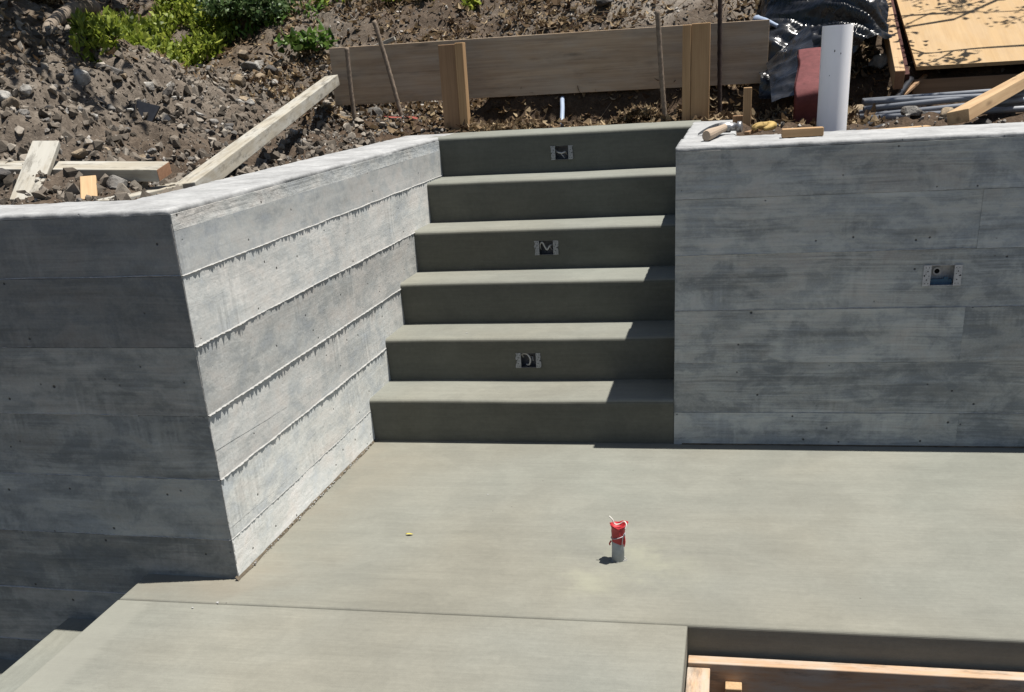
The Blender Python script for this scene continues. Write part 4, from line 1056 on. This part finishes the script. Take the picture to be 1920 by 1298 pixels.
# ------------------------------------------------------------------ plants
def in_poly(x, y, poly):
    c_ = False; n = len(poly)
    for i in range(n):
        x1, y1 = poly[i]; x2, y2 = poly[i-1]
        if (y1 > y) != (y2 > y) and x < (x2-x1)*(y-y1)/(y2-y1)+x1: c_ = not c_
    return c_
def blade_proto(w_, bend, n=3):
    V = []
    for i in range(n+1):
        t = i/n; hw = w_*math.sin(math.pi*(.12+.80*t)); V += [(-hw, bend*t*t, t*(1-.25*bend*t)), (hw, bend*t*t, t*(1-.25*bend*t))]
    return np.array(V), np.array([[2*i, 2*i+1, 2*i+3, 2*i+2] for i in range(n)])
BP = [blade_proto(w_, b_) for w_, b_ in ((.16, .3), (.22, .6), (.14, .9), (.2, .1), (.26, .5))]
def plant_patch(name, poly, n, hgt, size, mat, label, cat, tilt=.7, kind='stuff', tone=(.5, .25), clump=2.2):
    P = []; xs_ = [p[0] for p in poly]; ys_ = [p[1] for p in poly]; sz = []
    while len(P) < n:
        x = random.uniform(min(xs_)-.05, max(xs_)+.05); y = random.uniform(min(ys_)-.05, max(ys_)+.05)
        if not in_poly(x+.08*mnoise.noise(Vector((x*6, y*6, 0))), y+.08*mnoise.noise(Vector((x*6, y*6, 5))), poly): continue
        cl = mnoise.noise(Vector((x*clump*2, y*clump*2, 2.)))
        if cl < random.uniform(-.35, .22): continue
        h = hgt*(.3+.9*max(0, cl+.4))*random.random(); P.append((x, y, ground_z(x, y)+h)); sz.append(random.uniform(*size))
    return tag(scatter_mesh(name, BP, P, sz, [min(1, max(0, random.gauss(*tone))) for _ in P], mat, tilt, 0.), label, cat, kind=kind)
plant_patch('green_ground_cover', [(-2.40, .85), (-2.98, 2.1), (-3.55, 3.9), (-3.0, 3.9), (-2.72, 3.3), (-2.68, 2.95), (-2.85, 2.65), (-2.72, 2.05), (-2.45, 1.55), (-2.36, 1.0)], 8500, .12, (.024, .06), M['green'], 'bright green low ground cover above the soil pile', 'ground cover')
plant_patch('green_ground_cover', [(-2.75, 3.0), (-2.9, 4.2), (-1.9, 4.2), (-1.75, 3.5), (-2.2, 3.3)], 1500, .10, (.024, .055), M['ivy'], 'sparse green seedlings along the top edge right of the shrub', 'ground cover', clump=3.)
# dark shrub: stems and leaves
def shrub(name, cx_, cy_, rx, ry, rz_, nleaf, mat, label, cat, sz, tone=(.5, .25), nst=10, flat=.9):
    z0 = ground_z(cx_, cy_); T = thing(name, (cx_, cy_, z0), label, cat)
    V = []; F = []; tips = []
    for i in range(nst):
        a = random.uniform(0, 6.28); r = random.random()**.5; tp = Vector((cx_+rx*r*math.cos(a), cy_+ry*r*math.sin(a), z0+rz_*random.uniform(.5, 1.)*(1.1-.5*r)))
        md = Vector((cx_+rx*r*.4*math.cos(a), cy_+ry*r*.4*math.sin(a), z0+rz_*.45)); tips.append((md, tp))
        tv, tf = tube_geo(curve_pts([(cx_+random.uniform(-.02, .02), cy_, z0-.02), md, tp], 4), [.005*(1-.1*k) for k in range(9)], 5); o_ = len(V); V += tv; F += [tuple(q+o_ for q in f) for f in tf]
    mesh('stem', V, F, M['twig'], T)
    P = []
    for i in range(nleaf):
        md, tp = random.choice(tips); t = random.random(); p = md.lerp(tp, t)
        P.append((p.x+random.gauss(0, rx*.2), p.y+random.gauss(0, ry*.2), p.z+random.gauss(0, rz_*.12)))
    o = scatter_mesh('foliage', LP[:4], P, [random.uniform(*sz) for _ in P], [min(1, max(0, random.gauss(*tone))) for _ in P], mat, flat)
    o.parent = T; o.matrix_parent_inverse = Matrix.Translation(T.location).inverted()
    return T
shrub('shrub', -2.66, 3.28, .28, .32, .34, 3600, M['dgreen'], 'dense dark green shrub at the top of the bank beside the bright ground cover', 'shrub', (.024, .046), nst=30)
shrub('broadleaf_plant', -2.10, 2.90, .19, .17, .15, 120, M['ivy'], 'broad-leaved green plant left of the plank end', 'plant', (.05, .085), nst=12, flat=.6)
for i, (x, y, rx, n, lab) in enumerate(((-2.17, 3.46, .05, 40, 'small green sprout at the top of the bank, right of the shrub'), (-1.98, 3.42, .05, 26, 'tiny green sprout between the shrub and the leaning bar'), (-1.68, 3.44, .10, 90, 'green sprout at the top edge above the leaning bar'), (-1.50, 3.36, .08, 70, 'green sprout just right of the leaning bar at the top edge'), (-1.14, 3.28, .06, 60, 'bright upright sprout above the left stakes'), (-.78, 3.34, .06, 30, 'small sprout at the top edge above the plank middle'))):
    shrub('sprout', x, y, rx*1.2, rx, .12, n, M['green'], lab, 'plant', (.03, .06), (.65, .2), nst=6, flat=.8)
# low dark growth at the far top left
shrub('shrub', -3.75, 2.75, .5, .5, .28, 3600, M['dgreen'], 'dark shaded undergrowth in the top left corner', 'shrub', (.025, .05), (.4, .25), nst=30)
# fallen log / exposed root
tag(tube('fallen_log', curve_pts([gpt(-2.60, .95, -.01), gpt(-2.82, 1.32, .03), gpt(-3.15, 1.95, .05), gpt(-3.45, 2.6, .06), gpt(-3.8, 3.4, .05)], 8), [.026+.018*(i/32)+.003*math.sin(i*.9)+random.uniform(-.002, .002) for i in range(33)], M['bark'], None, 12), 'crooked grey root lying on the shaded slope at the upper left', 'root')

# ------------------------------------------------------------------ trees outside the frame whose shade falls on the bank
def tree(base, hgt, lean, label, limbs, nleaf, leaf_size, spread, seed):
    r = random.Random(seed); T = thing('tree', base, label, 'tree', 'trees beside the work site')
    b = Vector(base); top = b+Vector(lean)+Vector((0, 0, hgt)); V = []; F = []
    def add(path, rad, seg=8):
        tv, tf = tube_geo(path, rad, seg); o_ = len(V); V.extend(tv); F.extend([tuple(q+o_ for q in f) for f in tf])
    tr = curve_pts([b-Vector((0, 0, .1)), b.lerp(top, .4)+Vector((.08, -.05, 0)), top], 8)
    add(tr, [.09*(1-.75*i/(len(tr)-1)) for i in range(len(tr))], 10)
    tips = []
    def branch(p, q, rad, lvl):
        md = (p+q)/2+Vector((r.uniform(-.1, .1), r.uniform(-.1, .1), r.uniform(-.02, .12)))*(q-p).length
        path = curve_pts([p, md, q], 5); n = len(path); add(path, [rad*(1-.7*i/(n-1)) for i in range(n)], 6)
        if lvl == 0: tips.extend(path[3:]); return
        for k in range(r.randint(3, 4)):
            s = path[r.randint(3, n-1)]; d = (q-p)*r.uniform(.35, .55)
            d = Matrix.Rotation(r.uniform(-1., 1.), 3, 'Z') @ Matrix.Rotation(r.uniform(-.5, .5), 3, 'X') @ d
            branch(s, s+d, rad*.5, lvl-1)
    for e in limbs:
        s = tr[int(len(tr)*r.uniform(.6, .95))]; branch(s, Vector(e), .028, 2)
    mesh('trunk', V, F, M['bark'], T, smooth=True)
    P = []
    for i in range(nleaf):
        p = r.choice(tips); P.append((p.x+r.gauss(0, spread), p.y+r.gauss(0, spread), p.z+r.gauss(0, spread*.7)))
    o = scatter_mesh('crown', LP[:4], P, [random.uniform(*leaf_size) for _ in P], [min(1, max(0, random.gauss(.5, .25))) for _ in P], M['ivy'], 1.)
    o.parent = T; o.matrix_parent_inverse = Matrix.Translation(T.location).inverted()
tree((3.5, 3.6, ground_z(3.5, 3.6)), 2.0, (-.2, .0, 0), 'slender tree whose thin branches cast the shadows on the plywood', [(2.0, 2.5, 2.9), (2.35, 2.1, 2.7), (2.5, 3.1, 3.2), (2.7, 1.7, 2.8)], 1300, (.03, .055), .05, 5)
tree((-5.0, 2.2, ground_z(-5.0, 2.2)), 2.4, (.5, .0, 0), 'leafy tree shading the dark top left corner of the bank', [(-2.85, .3, 3.1), (-3.15, 1.0, 3.3), (-3.3, 1.6, 3.5), (-3.4, 2.3, 3.7), (-3.6, 3.0, 3.9), (-3.9, 3.6, 4.1), (-3.7, 1.2, 3.2), (-4.0, 2.1, 3.6), (-3.1, .6, 3.5), (-3.4, 1.9, 4.0)], 12000, (.06, .11), .12, 9)
